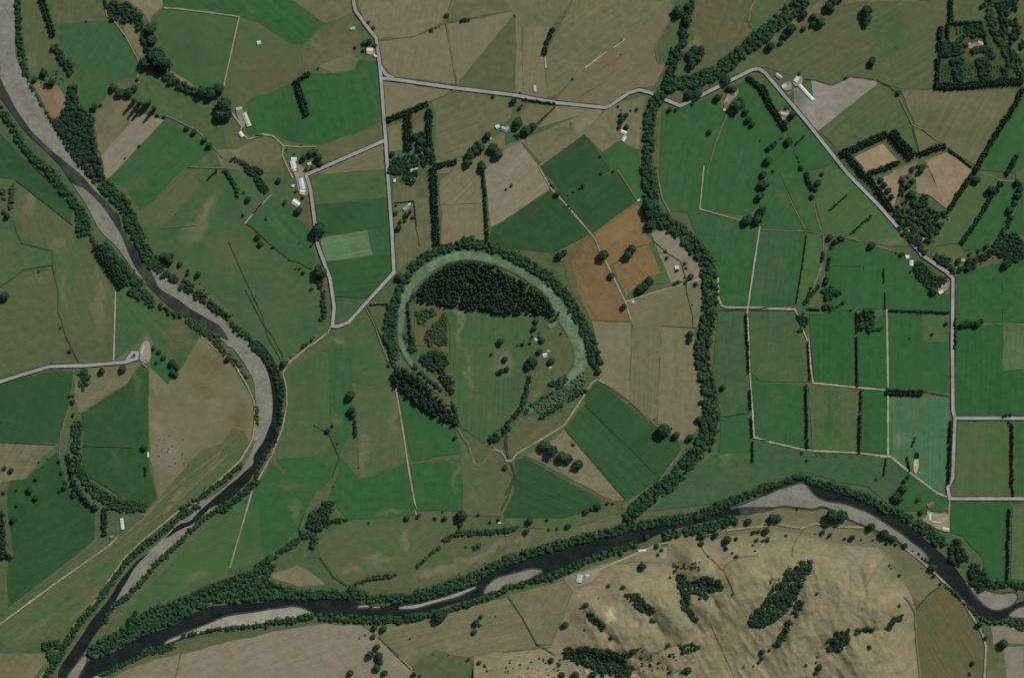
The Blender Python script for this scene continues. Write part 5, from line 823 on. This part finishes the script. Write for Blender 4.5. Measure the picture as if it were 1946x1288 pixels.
# (kind words, anchor, form, points x,y,radius)
TREES = [
 ("bushy tree", "on the rough ground above the orange bare patch", 'round', "A1 260,590,22 330,540,30 390,608,30 335,640,14"),
 ("dark tree", "in the diagonal line down the top left", 'round', "A1 1120,215,46 1130,300,40 1170,420,72 1225,475,58 1080,470,44 1495,680,42 1570,690,48 1625,660,42 1660,780,58 1640,850,50 1685,850,42"),
 ("tree", "in the ragged row above the grey ploughed strip", 'round', "A1 842,650,30 888,690,35 955,690,36 1000,655,28"),
 ("poplar", "in the ragged row above the grey ploughed strip", 'column', "A1 1000,745,24 1040,765,24 1072,780,24 1108,765,24 1148,805,22"),
 ("tree", "at the tail of the grey strip's poplar row", 'round', "A1 1165,855,16 1215,865,13"),
 ("tree", "at the corner of the top left tan field", 'round', "A1 705,790,26 745,778,16"),
 ("tree", "on the hedge line right of the grey ploughed strip", 'round', "A1 1385,950,22 1440,978,22 1515,1035,22 1552,1075,24"),
 ("lone bush", "in the green fields of the top left", 'round', "A1 640,160,10 920,265,9 1030,1083,12 926,1173,8 1018,588,14"),
 ("bush", "on the dry fence corner near the top edge", 'round', "B1 1438,115,18 1325,222,16 1358,208,8 1385,196,8 1555,150,18 1580,150,16 1605,145,14"),
 ("bush", "beside the top of the lone thick shelterbelt", 'round', "B1 485,508,10"),
 ("garden tree", "round the cream roofed house at the top road", 'round', "B1 830,318,20 868,312,22 903,335,18 822,372,16 760,350,14 895,210,16 860,165,14"),
 ("garden tree", "in the farmyard above the slanting side road", 'round', "B1 430,1135,28 462,1125,26 490,1168,28 503,1212,22 380,1168,22 362,1192,16 398,1252,18 440,1245,15"),
 ("bush", "on the farm track above the white yard sheds", 'round', "B1 252,1105,9 310,1140,8 360,1075,8"),
 ("dark tree", "between the two upright belts by the straight road", 'round', "B1 1035,1140,20 1205,1010,28 1245,1050,28 1230,1100,24 1300,1120,30"),
 ("row tree", "in the slanting rows below the two small sheds", 'round', "B1 1612,1150,36 1595,1205,36 1650,1120,30 1690,1095,32 1665,1058,18 1640,1088,20 1612,1105,15"),
 ("dark tree", "between the tan field and the roofed yard", 'round', "B1 1775,1095,38 1812,1140,40 1742,1008,30 1702,1238,32 1692,1205,20"),
 ("tree", "on the lower verge of the main road", 'round', "B1 1780,715,16 1930,748,24 C1 110,800,18 125,780,10 110,688,10"),
 ("tree", "beside the stream at the top edge", 'round', "C1 1280,90,44 1345,150,36 1350,45,24"),
 ("grove tree", "in the little grove right of the stream fork", 'round', "C1 1400,370,34 1445,365,28 1370,408,34 1420,440,34 1452,405,28 1380,470,34"),
 ("dark tree", "in the garden left of the grey worn ground", 'round', "C1 95,905,36 82,940,26 160,965,36 208,938,30 95,1000,16 74,1000,10 95,1025,10"),
 ("bush", "near the white roofs left of the tree lined stream", 'round', "C1 838,788,12 975,808,15 930,820,9 855,848,18 893,855,20 863,887,26 900,938,20 845,940,18 858,815,7"),
 ("lone bush", "on the wide dry paddock at the top", 'round', "C1 500,585,9 860,300,8 855,405,6 1230,355,10"),
 ("tree", "on the lower verge at the stream's road bend", 'round', "C1 1220,812,20 1265,812,16 1385,772,14 1365,705,34 1420,695,40 1575,720,28 1630,590,36"),
 ("yard tree", "round the roadside yard right of the stream", 'round', "C1 1690,662,26 1655,652,20 1710,788,46 1742,742,24 1778,830,24 1800,888,26 1828,925,22 1758,780,18 1885,1040,8"),
 ("lone tree", "in the green paddock right of the stream", 'round', "C1 1512,978,20"),
 ("bush", "on the far edge of the dark crop diamond", 'round', "C1 705,1155,13 C2 798,20,11 710,38,13 575,128,18 553,146,12 505,175,9 465,200,6"),
 ("round tree", "on the rough slope above the long shed", 'round', "D1 315,115,32 385,125,24 438,172,34 418,145,15 380,185,20 315,215,20 222,220,40 165,270,22 145,318,20 72,345,32"),
 ("tree", "at the very top edge, right of the slanting stream", 'round', "D1 498,48,36 520,75,24 540,10,34 580,5,20"),
 ("tall tree", "in the upper clump alone on the top right field", 'round', "D1 780,88,42 785,140,38 775,178,26"),
 ("tall tree", "in the lower clump alone on the top right field", 'round', "D1 818,462,30 830,430,14 812,490,18"),
 ("lone tree", "by the drain over the grey worn paddock", 'round', "D1 628,576,14 1018,688,22 285,545,14"),
 ("tree", "in the green paddocks under the top road bend", 'round', "D1 205,1050,32 58,1098,20 88,1075,22 50,1190,32 298,1240,20 110,1055,16 148,1022,12 270,1165,9 283,1200,8"),
 ("tree", "in the upright row through the green paddocks", 'round', "D2 20,45,28 28,120,32 8,200,20 0,320,34 C2 1910,50,24 1900,120,36 1878,212,28 1898,310,30 1868,378,40 1785,388,36 1808,360,24"),
 ("tree", "on the small drain right of the short leaning row", 'round', "D2 452,40,16 422,108,24 405,160,15 380,210,20 300,5,16 90,18,14"),
 ("garden tree", "round the tan roofed house by the road", 'round', "D1 192,800,18 232,850,28 180,910,24 210,880,18"),
 ("orchard tree", "in the row of four on the pink paddock", 'round', "D2 886,88,22 910,123,24 942,165,24 965,210,22"),
 ("tree", "in the strip between the two pink paddocks", 'round', "D2 1085,62,10 1088,130,20 1122,95,22 1112,190,32 1180,20,24 D1 1120,1250,20 1160,1230,16 1195,1240,26"),
 ("round tree", "topping the bright slanted paddocks, right edge", 'round', "D2 1595,85,32 1700,155,34 1895,105,26 1920,120,18"),
 ("dark tree", "in the tall row at the right edge", 'round', "D2 1915,160,26 1898,205,28 1880,255,24 1840,308,30 1855,365,18"),
 ("tree", "in the ragged clump on the dry fence line", 'round', "D2 510,512,24 548,540,24 585,520,22 610,522,16 522,585,14 818,572,28"),
 ("tree", "on the creek bank left of the white roofs", 'round', "D2 490,812,20 480,842,20"),
 ("tree", "in the short level row right of the straight road", 'round', "D2 1485,1155,26 1520,1145,28 1560,1150,24 1600,1150,28 1630,1128,20"),
 ("lone bush", "in the bright green paddocks left of the straight road", 'round', "D2 1370,1147,17 1265,1225,13 1100,1255,7 760,735,6 667,1045,12"),
 ("yard tree", "by the white roofs at the right bend", 'round', "D2 1275,905,32 1040,635,20 1000,625,10 1105,765,12"),
 ("creek tree", "on the creek below the grey roof, right side", 'round', "D2 1545,632,18 1668,578,20 1612,610,18 1460,682,22 1540,682,24 1530,742,20 1815,702,34"),
 ("round orchard tree", "on the ploughed orange ground", 'round', "C2 722,640,44 940,598,34 905,640,34 785,795,26 1065,835,34 1035,875,34 1002,895,34"),
 ("tree", "where the lane meets the ploughed ground's lower corner", 'round', "C2 882,1020,24"),
 ("tree", "on the lane along the dark crop", 'round', "C2 385,188,24 345,120,14 360,140,10 470,280,11 487,300,9 325,95,8"),
 ("tree", "on the oxbow corner of the dark crop", 'round', "C2 405,638,32 440,622,22"),
 ("small tree", "alone on the tan field left of the crop", 'round', "C2 45,128,13 8,155,11"),
 ("small tree", "round the little grey hut on tan ground", 'round', "C2 1185,612,14 1197,660,16 1330,705,14 1340,735,12 1375,800,24 1258,850,16 1282,840,14 1332,850,14 1410,855,18 1328,805,9 1270,752,14 1383,1010,8"),
 ("dark tree", "on the stream's edge of the tan strips", 'round', "C2 1372,1222,28 C3 1362,20,24 1450,480,20 1435,610,30 1370,740,28"),
 ("tall dark tree", "on the stream's left above the hut", 'round', "C2 1058,275,44 1062,335,40 1075,420,40"),
 ("huge round tree", "overhanging the side road left of the pale patch", 'round', "B2 492,455,54 505,762,50"),
 ("yard tree", "among the white sheds left of the side road", 'round', "B2 345,312,32 240,250,18 195,88,22 375,215,16 325,170,14"),
 ("bush", "in the green paddock left of the side road", 'round', "B2 102,372,12 345,555,6 437,570,12 440,890,16 320,740,10 352,738,12 378,768,17 270,675,8 155,580,14"),
 ("tree", "on the drain in the left green paddock", 'round', "B2 42,508,24 62,555,20"),
 ("garden tree", "in the square house garden by the straight road", 'round', "B2 1060,330,18 1140,345,20 1172,320,16 1190,362,16 1095,395,18 1062,275,12 1130,390,14 1082,440,24"),
 ("dark tree", "on the oxbow's upper left by the road corner", 'round', "B2 1085,800,30 1110,820,22"),
 ("tree", "at the far left creek", 'round', "A2 60,350,24 30,320,18 88,290,10 40,945,34"),
 ("small tree", "on the feathery creek in the left green fields", 'round', "A2 1840,230,24 1805,180,12 1800,345,14 1300,340,6 1910,510,22 1930,558,22"),
 ("tree", "scattered behind the left river's right bank", 'round', "A2 1470,780,22 1388,780,16 1398,752,14 1335,708,22 1240,662,34 1272,640,24 1210,650,30 1262,690,24 1480,850,8 1440,825,7"),
 ("bush", "along the left farm drains", 'round', "A2 290,760,10 450,1178,12 165,555,6 235,578,6"),
 ("round tree", "below the sealed road in the left fields", 'round', "A3 760,250,26 912,238,30 1070,815,26"),
 ("small tree", "on the brown strip left of the crooked creek", 'round', "A3 520,435,13 543,435,12 540,480,19 545,575,14 385,195,9 520,105,16"),
 ("small tree", "in the lowest left dark fields", 'round', "A3 88,985,20 35,968,18 290,925,8 350,900,6 270,1050,18 225,1130,28 265,1190,20 122,1130,12 125,1245,14 30,1150,16 A4 105,110,26"),
 ("tree", "on the left side of the crooked creek", 'round', "A3 462,1000,18 480,1110,20 445,1135,17 440,915,16 550,1165,22 485,1075,15"),
 ("tree", "round the green garden beside the left farmyard", 'round', "A3 1140,85,18 1180,110,20 1215,150,20 1280,188,28 1312,222,24 1282,260,24 1305,282,20 1160,190,14"),
 ("tree", "on the gravel track inside the left river bend", 'round', "A3 1690,160,22 1820,290,12"),
 ("round tree", "above the short upright hedge left of the oxbow", 'round', "B3 728,432,34 738,535,30 745,575,24"),
 ("small tree", "in the green fields between river and oxbow", 'round', "B3 560,690,20 590,655,13 630,790,8 600,1105,8 785,965,6 375,70,12 285,145,8 440,20,8 235,200,26"),
 ("tree", "in the paddock under the big pine belt", 'round', "B3 1500,745,18 1870,965,20"),
 ("tree", "in the scattered group on the airstrip paddock", 'round', "B3 1835,35,28 1765,130,14 1870,165,22 1880,235,22 1840,252,22 1812,265,16"),
 ("tree", "round the white roofs inside the oxbow", 'round', "C3 255,105,24 342,178,28 200,180,44 175,210,34 130,50,18 185,45,14 95,62,11 275,25,22 C2 230,1130,22 215,1180,22 260,1262,14 200,1245,16 415,1220,12"),
 ("huge dark tree", "in the clumps on the tan triangle", 'round', "C3 295,800,46 345,835,46 425,885,46 470,898,38 540,942,38 505,795,14"),
 ("tree", "at the corner of the two big dark crops", 'round', "C3 1175,685,54 1265,725,28"),
 ("lone tree", "in the green paddock just right of the stream belt", 'round', "C3 1612,372,22"),
 ("tree", "outside the oxbow's right bank", 'round', "C3 690,250,24 700,180,26 690,110,22 600,400,16"),
 ("tree", "at the bottom tip of the crop triangle", 'round', "C3 760,1228,13 795,1230,11 682,1250,26 640,1268,18 0,960,17 C4 600,50,24 690,20,24"),
 ("round tree", "on the long fence above the creek willows", 'round', "B4 1145,100,24 1232,80,18 1215,98,11 1350,100,15 1425,100,20 1545,80,42 1540,150,20 1670,75,13 1760,130,13 1820,112,14 1405,55,8 862,135,10 1580,310,11"),
 ("dark tree", "in the upright cluster on the bottom tan field", 'round', "B4 905,905,26 970,918,26 895,972,20 922,1048,26 875,1108,30 938,1118,34 945,1160,28 922,1205,32 977,1240,26 725,1243,24"),
 ("shrub", "near the pale bottom field's cluster", 'round', "B4 835,965,8 790,985,7 1165,990,9"),
 ("tree", "in the short group below the lower river willows", 'round', "B4 1690,828,18 1655,870,26 1682,890,16 1640,940,21 1755,835,5 1800,828,5 1390,820,50"),
 ("small tree", "at the left foot of the dry hills", 'round', "B4 1595,1143,14 1677,1165,18 1722,1190,13 1735,1225,10 1195,1252,20 1240,1260,10 1450,1115,6 1340,1105,6"),
 ("bush", "on the grass between dark crop and lower river", 'round', "C4 180,118,28 160,195,22 310,112,15 465,162,22 325,185,12 385,178,14 555,150,6"),
 ("pale poplar", "alone on the hill near the pale roofs", 'round', "C4 1015,455,30"),
 ("tree", "on the steep track of the lower hill fence", 'round', "C4 445,885,26"),
 ("bush", "on the lower left dry slopes", 'round', "C4 765,595,15 872,605,18 600,738,20 560,760,10 690,690,7 590,920,10 785,973,18"),
 ("tree", "along the top foot of the hills by the river", 'round', "C4 1800,125,28 1555,220,24 1640,260,34 1635,322,20 1710,250,16 1680,355,11 1707,380,16 1500,380,10 1450,285,22 1462,232,28 1430,245,18 1120,305,20 1160,338,15 1130,370,13 1675,650,10 1220,535,11 860,360,18 1050,240,22"),
 ("tree", "on the top track of the hills, middle right", 'round', "C4 1840,205,18 1877,200,16 1930,190,26 1860,263,18 1905,265,11 1942,252,18 1830,300,9 1845,340,8 D4 35,190,26 48,262,17 12,268,11"),
 ("bush", "along the bottom edge of the dry hills", 'round', "C4 342,1148,22 400,1182,16 255,1135,10 195,1160,8 422,1250,24 520,1250,28 652,1240,28 720,1250,16"),
 ("bush", "on the lower middle hill slope", 'round', "C4 1215,1105,16 1135,1155,14 1010,1120,10 1200,1030,20 1215,1222,16 1345,1212,30 1310,1220,18 945,1075,22"),
 ("tree", "in the small string low on the middle hill", 'round', "C4 1895,1078,22 1895,1130,16 1870,1160,16 1830,1187,9 1760,1190,7 D4 55,1068,14 10,1080,18 10,1128,14"),
 ("large tree", "on the flat beside the grey river gravel", 'round', "D4 85,100,34 125,105,30 525,80,52 590,75,52 815,165,30 272,30,12"),
 ("tree", "on the lower bank of the right hand river", 'round', "D4 910,213,34 950,240,26 982,255,24 932,283,16 1000,290,15 1065,303,22 1125,340,8 1167,365,11 1195,395,11 1217,405,11 1270,465,30 1280,525,17 1330,580,15"),
 ("bush", "in the line under the hill top track", 'round', "D4 455,203,20 512,225,19 620,252,13 675,243,22 745,258,9 830,262,9 400,215,6 188,228,12"),
 ("bush", "on the right hand hill slopes", 'round', "D4 950,450,10 965,470,8 1025,520,12 1185,470,6 990,465,5 405,648,13 790,1042,20 1020,745,13 325,1175,12 410,1120,11 402,1155,11 422,1188,22 395,1235,19 330,1275,20"),
 ("tree", "near the bottom right terrace and track", 'round', "D4 1790,1025,38 1615,885,24 1645,940,9 1660,985,17 1567,1170,20 1545,1250,13"),
 ("tree", "around the lower farm lane above the right river", 'round', "D3 1160,1205,20 855,1050,12 342,912,14 305,855,14 1130,770,13 1120,800,10 1140,745,9 1002,1180,38 1050,1120,34 1060,1065,20 1088,1032,16 1020,1200,28 D4 1185,58,20"),
 ("dark tree", "over the short road on the right edge", 'round', "D3 1790,590,12 1815,580,15 1845,575,15 1835,630,12"),
]
allt = []
for kind, anchor, form, s_ in TREES:
    P = [p for p in wpts(s_)]; n = len(P)
    ax = 0 if max(p[0] for p in P) - min(p[0] for p in P) >= max(p[1] for p in P) - min(p[1] for p in P) else 1
    P.sort(key=lambda p: p[0] if ax == 0 else -p[1])
    for i, p in enumerate(P):
        r = p[2]; size = 'small' if r < 5.5 else ('large' if r > 13 else 'middling')
        w = kind if kind.split()[0] in ('small', 'large', 'huge', 'lone', 'tall') else size + ' ' + kind
        lab = w + ' ' + anchor
        if n > 1: lab += ', %s from %s' % (ORD[i], 'left' if ax == 0 else 'top')
        allt.append((r, p[0], p[1], form, lab, kind + 's ' + anchor if n > 1 else None))
allt.sort(key=lambda t: -t[0]); KEEP = allt[:298]; REST = allt[298:]
zs = hz0(np.array([t[1] for t in KEEP]), np.array([t[2] for t in KEEP]))
for (r, x, y, form, lab, grp), z in zip(KEEP, zs):
    nm = 'poplar_tree' if form == 'column' else 'tree'
    t = empty(nm, (x, y, z + .2), random.uniform(0, 6.28)); tag(t, lab, 'tree', grp)
    rr = r * .92; v = random.uniform(.85, 1.2) * (1.25 if form == 'column' else 1.0); hm = rr * v
    c = link('crown', random.choice(CROWN[form]), None, t); c.scale = (rr, rr * random.uniform(.88, 1.1), hm); c.rotation_euler = (0, 0, random.uniform(0, 6.28))
    k = link('trunk', TRUNK, None, t); k.scale = (rr * 1.1, rr * 1.1, hm * 1.1)
P = np.array([(t[1], t[2], t[0]) for t in REST])
tag(link('small_tree', merge('small_tree', P[:, 0], P[:, 1], P[:, 2] * .95, 'round', None), M['broad']), 'small bushes and young trees dotted singly over paddocks and hills', 'small trees', kind='stuff')

# ------------------------------------------------------------------ buildings
def roof_mat(name, c, rough=.45):
    n = NT(name); f, _ = n.noise(1 / 3., 5, .7); col = n.scale(alb(c)[:3], n.rng(f, .3, .7, .88, 1.08))
    n.b.inputs['Roughness'].default_value = rough; n.b.inputs['Specular IOR Level'].default_value = .35; return n.done(col)
RM = {k: roof_mat(k + '_roof_iron', c) for k, c in dict(white=(192, 194, 192), pale=(166, 173, 167), cream=(190, 184, 158), grey=(138, 142, 144), dark=(74, 76, 80), green=(158, 172, 154), brown=(122, 104, 84), pink=(176, 150, 134), blue=(176, 190, 200)).items()}
WALL = plain_mat('painted_weatherboard', (196, 190, 176), .06, 1 / 2.); STEEL = plain_mat('wall_cladding', (160, 162, 158), .06, 1 / 2.)
GLASS = plain_mat('window_glass', (40, 48, 56), .05, 1 / 2., rough=.1, spec=.5); DOOR = plain_mat('door_panel', (96, 82, 66), .1, 1 / 2.)
def box(b, x0, x1, y0, y1, z0, z1):
    v = [b.verts.new(p) for p in ((x0, y0, z0), (x1, y0, z0), (x1, y1, z0), (x0, y1, z0), (x0, y0, z1), (x1, y0, z1), (x1, y1, z1), (x0, y1, z1))]
    for f in ((0, 3, 2, 1), (4, 5, 6, 7), (0, 1, 5, 4), (1, 2, 6, 5), (2, 3, 7, 6), (3, 0, 4, 7)): b.faces.new([v[i] for i in f])
def bpart(name, b, mat, parent):
    me = bpy.data.meshes.new(name); b.to_mesh(me); b.free(); return link(name, me, mat, parent)
def gable(b, L, W, z, h, e, th=.25):
    """two pitched sheets with thickness, ridge along x"""
    x0, x1 = -L / 2 - e, L / 2 + e; y = W / 2 + e; dz = h * e / (W / 2)
    for sg in (1, -1):
        q = [(x0, sg * y, z - dz), (x1, sg * y, z - dz), (x1, 0, z + h), (x0, 0, z + h)]
        lo = [b.verts.new(p) for p in q]; up = [b.verts.new((p[0], p[1], p[2] + th)) for p in q]
        for f in ([lo[0], lo[1], lo[2], lo[3]], [up[3], up[2], up[1], up[0]], [lo[0], up[0], up[1], lo[1]], [lo[2], up[2], up[3], lo[3]], [lo[1], up[1], up[2], lo[2]], [lo[3], up[3], up[0], lo[0]]): b.faces.new(f)
def building(kind, tile, x, y, L, W, ang, roof, label):
    L, W = L / ZK * S, W / ZK * S
    if W > L: L, W, ang = W, L, ang + 90
    gx, gy = wx(TX[tile[0]] + x / ZK), wy(TY[tile[1]] + y / ZK)
    house = kind == 'house'; H = 2.9 if house else min(5.5, 3 + W * .08); rh = W * (.26 if house else .14)
    t = empty(kind, (gx, gy, float(hz0([gx], [gy])[0]) + .3), math.radians(ang))
    tag(t, label, 'house' if house else 'shed', 'farm houses' if house else 'farm sheds')
    b = bmesh.new(); box(b, -L / 2, L / 2, -W / 2, W / 2, -1, H)
    for sx in (-1, 1):
        X = sx * (L / 2 - .15); v = [b.verts.new(p) for p in ((X, -W / 2, H), (X, W / 2, H), (X, 0, H + rh - .05))]; b.faces.new(v)
    bpart('wall', b, WALL if house else STEEL, t)
    b = bmesh.new(); gable(b, L, W, H + .05, rh, .5); ro = bpart('roof', b, RM[roof], t)
    b = bmesh.new(); box(b, -L / 2 - .5, L / 2 + .5, -.25, .25, H + rh + .22, H + rh + .42); bpart('ridge_cap', b, RM[roof], ro)
    dw = 1.1 if house else min(4.5, W * .4)
    b = bmesh.new()
    if house: box(b, -.6, .6, -W / 2 - .12, -W / 2 + .05, 0, 2.1)
    else: box(b, L / 2 - .05, L / 2 + .12, -dw / 2, dw / 2, 0, H * .8)
    bpart('door', b, DOOR, t)
    if house:
        for sx in (-.36, -.2, .2, .36):
            for sy in (-1, 1):
                b = bmesh.new(); yy = sy * W / 2; box(b, L * sx - .8, L * sx + .8, min(yy - .08, yy + .08), max(yy - .08, yy + .08), .9, 2.2); bpart('window', b, GLASS, t)
        b = bmesh.new(); box(b, L * .22, L * .22 + 1, W * .1, W * .1 + 1, H, H + rh + 1.6); bpart('chimney', b, plain_mat('chimney_brick', (120, 84, 66)), ro)
    elif L > 24:
        n = int(L / 9)
        for i in range(n):
            xx = -L / 2 + (i + .5) * L / n
            for sg in (-1, 1):
                b = bmesh.new(); y0, y1 = sorted((sg * W * .14, sg * W * .36)); z0 = H + .05 + rh * (1 - .72) + .3; z1 = H + .05 + rh * (1 - .28) + .3
                v = [b.verts.new(p) for p in ((xx - .6, sg * W * .36, z0), (xx + .6, sg * W * .36, z0), (xx + .6, sg * W * .14, z1), (xx - .6, sg * W * .14, z1))]; b.faces.new(v)
                bpart('skylight', b, RM['pale'], ro)
    return t
for a in (
 ('shed', 'A1', 1770, 806, 44, 20, 8, 'green', "small pale green roof above the long milking shed, top left farm"),
 ('shed', 'A1', 1825, 886, 105, 32, -68, 'green', "long pale roofed shed beside the black trees, top left farm"),
 ('shed', 'A1', 1785, 995, 40, 24, -55, 'white', "white roof on the track corner below the long pale shed"),
 ('shed', 'A1', 1916, 318, 26, 24, 10, 'white', "tiny white shed alone in the top left green field"),
 ('house', 'B1', 868, 380, 46, 44, 0, 'cream', "cream roofed house left of the road near the top"),
 ('shed', 'B1', 906, 416, 24, 15, -35, 'pale', "small pale shed between the cream roofed house and road"),
 ('shed', 'B1', 740, 213, 32, 16, 10, 'green', "dull green roofed shed in grass above the cream roofed house"),
 ('shed', 'B1', 306, 1180, 40, 28, 0, 'white', "white roof at the top of the farmyard by the side road"),
 ('shed', 'B1', 304, 1228, 78, 36, -75, 'white', "longest white shed of the farmyard by the side road"),
 ('house', 'B1', 420, 1212, 24, 19, 20, 'white', "small white roofed cottage among farmyard garden trees"),
 ('shed', 'B1', 1266, 1146, 40, 26, -30, 'grey', "grey roof under the right upright belt by the straight road"),
 ('house', 'B1', 1195, 1257, 56, 28, 8, 'green', "grey green roofed house in the garden right of the straight road"),
 ('shed', 'B1', 1812, 938, 28, 24, 30, 'white', "bright white shed below the main road, left of grey roofs"),
 ('house', 'B1', 1862, 958, 48, 32, -25, 'grey', "grey roofed house beside the bright white shed below the road"),
 ('shed', 'B1', 1600, 1138, 22, 13, 10, 'white', "little white roof in the slanting tree rows"),
 ('shed', 'B1', 1752, 1022, 30, 16, -30, 'pale', "pale shed on the drive below the bright white shed"),
 ('shed', 'B2', 310, 8, 56, 30, 10, 'brown', "brownish roofed shed below the longest white farmyard shed"),
 ('shed', 'B2', 364, 116, 82, 36, -78, 'blue', "pale blue long shed beside the side road's upper end"),
 ('shed', 'B2', 370, 176, 38, 34, -10, 'cream', "cream square roof just below the pale blue long shed"),
 ('shed', 'B2', 300, 130, 18, 18, 0, 'white', "tiny white roof left of the pale blue long shed"),
 ('house', 'B2', 320, 258, 56, 40, -35, 'white', "white roofed house at the lower end of the side road farm"),
 ('shed', 'B2', 1050, 90, 22, 15, 80, 'white', "tiny white roof close on the right of the straight road"),
 ('house', 'B2', 1178, 78, 36, 26, 50, 'grey', "grey roofed house in the bushy garden right of the road"),
 ('house', 'B2', 1135, 295, 44, 28, 35, 'grey', "grey house in the square clipped garden"),
 ('shed', 'B2', 1160, 268, 18, 14, 20, 'white', "small white shed at the top of the square clipped garden"),
 ('shed', 'C1', 219, 656, 44, 18, -84, 'pale', "narrow pale shed above the main road's hedge"),
 ('house', 'C1', 876, 980, 44, 26, -25, 'white', "upper bright white roof beside the tree lined stream"),
 ('shed', 'C1', 880, 1026, 40, 22, 58, 'white', "lower bright white roof beside the tree lined stream"),
 ('shed', 'C1', 10, 955, 40, 24, 40, 'grey', "grey shed at the left of the dark garden trees"),
 ('house', 'C1', 1692, 690, 28, 20, -60, 'grey', "grey house in the yard below the slanting road, top right"),
 ('shed', 'C1', 1636, 772, 38, 16, 70, 'brown', "brown shed at the lower left of that roadside yard"),
 ('shed', 'C1', 1622, 815, 16, 12, 0, 'white', "tiny white shed at the tail of that roadside yard"),
 ('shed', 'C2', 1270, 736, 28, 28, 10, 'blue', "little grey blue hut alone on the tan ground by the stream"),
 ('shed', 'C2', 945, 986, 14, 14, 0, 'white', "tiny white tank shed at the lane's bend"),
 ('shed', 'C2', 988, 236, 18, 10, 35, 'white', "tiny white shed at the tip of the ploughed ground"),
 ('house', 'C2', 262, 1226, 44, 36, 80, 'dark', "dark roofed house inside the oxbow"),
 ('house', 'C3', 295, 135, 32, 28, 20, 'white', "white roofed house inside the oxbow"),
 ('shed', 'C3', 320, 106, 20, 16, 20, 'grey', "small grey shed touching the white roofed oxbow house"),
 ('shed', 'C3', 335, 222, 26, 12, 60, 'pale', "slim pale shed below the white roofed oxbow house"),
 ('shed', 'C3', 225, 20, 22, 14, -40, 'pale', "small pale shed below the dark roofed oxbow house"),
 ('shed', 'D1', 335, 686, 152, 22, -48, 'white', "very long thin white shed beside the grey worn paddock"),
 ('shed', 'D1', 264, 588, 40, 26, 60, 'white', "short white shed at the top of the very long shed"),
 ('house', 'D1', 172, 640, 32, 22, 20, 'white', "white roofed house in the round gravel drive by the road"),
 ('house', 'D1', 130, 565, 50, 28, -40, 'grey', "grey roofed house above the round gravel drive"),
 ('shed', 'D1', 206, 692, 30, 12, 40, 'brown', "small brown shed on the road below the round gravel drive"),
 ('house', 'D1', 168, 850, 48, 30, -15, 'pink', "tan roofed house in a small garden left of the road"),
 ('house', 'D1', 1540, 331, 28, 20, 35, 'pink', "left pinkish house in the top right garden block"),
 ('house', 'D1', 1622, 326, 40, 28, -30, 'pink', "right pinkish house in the top right garden block"),
 ('shed', 'D2', 1083, 655, 26, 24, 0, 'white', "upper white roof left of the right hand road bend"),
 ('shed', 'D2', 1112, 700, 26, 40, 0, 'white', "lower taller white roof left of the right hand road bend"),
 ('house', 'D2', 1182, 742, 48, 26, -55, 'grey', "grey roofed house in the mixed garden at the bend"),
 ('shed', 'D2', 1331, 915, 32, 22, 25, 'white', "white shed at the foot of the mixed garden"),
 ('house', 'D2', 1350, 868, 40, 24, 20, 'pink', "pinkish roofed house just above the white garden shed"),
 ('shed', 'D2', 1490, 681, 34, 16, 5, 'pale', "pale roof on the creek right of the road bend"),
 ('house', 'D2', 1214, 523, 28, 18, 40, 'pale', "pale roofed house in the sprawling garden wood"),
 ('shed', 'D2', 1090, 460, 18, 11, 0, 'pale', "tiny pale shed in the sprawling garden wood near the road"),
 ('shed', 'A3', 1096, 870, 12, 36, 0, 'white', "slim white shed between dark crop and dry bend paddock"),
 ('shed', 'A3', 1055, 95, 66, 14, 72, 'pale', "narrow pale shed at the end of the left sealed road"),
 ('shed', 'A3', 1070, 212, 46, 9, -38, 'brown', "brown slanted shed below the left farmyard"),
 ('shed', 'A4', 905, 143, 80, 22, -84, 'white', "bright long white shed between dark trees near the left airstrip"),
 ('shed', 'A4', 830, 240, 30, 22, 10, 'brown', "brown roof on the track below the bright long white shed"),
 ('shed', 'B4', 1826, 136, 22, 9, 10, 'white', "tiny white roof at the end of the creek fence"),
 ('shed', 'C4', 549, 546, 56, 40, 80, 'pale', "big pale grey shed on the gravel under the lower river"),
 ('shed', 'C4', 608, 526, 28, 24, 10, 'pale', "smaller pale shed right of the big pale grey shed"),
 ('shed', 'C4', 1013, 341, 54, 16, 8, 'white', "white roof on the riverside track right of the pale sheds"),
 ('shed', 'D4', 1249, 92, 16, 48, 4, 'white', "upright white shed in the yard above the right river"),
 ('shed', 'D4', 1366, 184, 50, 26, -10, 'pale', "pale roofed shed at the bottom of the yard above the right river"),
 ('shed', 'D4', 1295, 132, 70, 12, -5, 'pink', "long pinkish shed in the middle of the yard above the right river"),
 ('house', 'D3', 1255, 1240, 50, 32, 30, 'brown', "brown roofed house on the bare square by the lane's end")):
    building(*a)
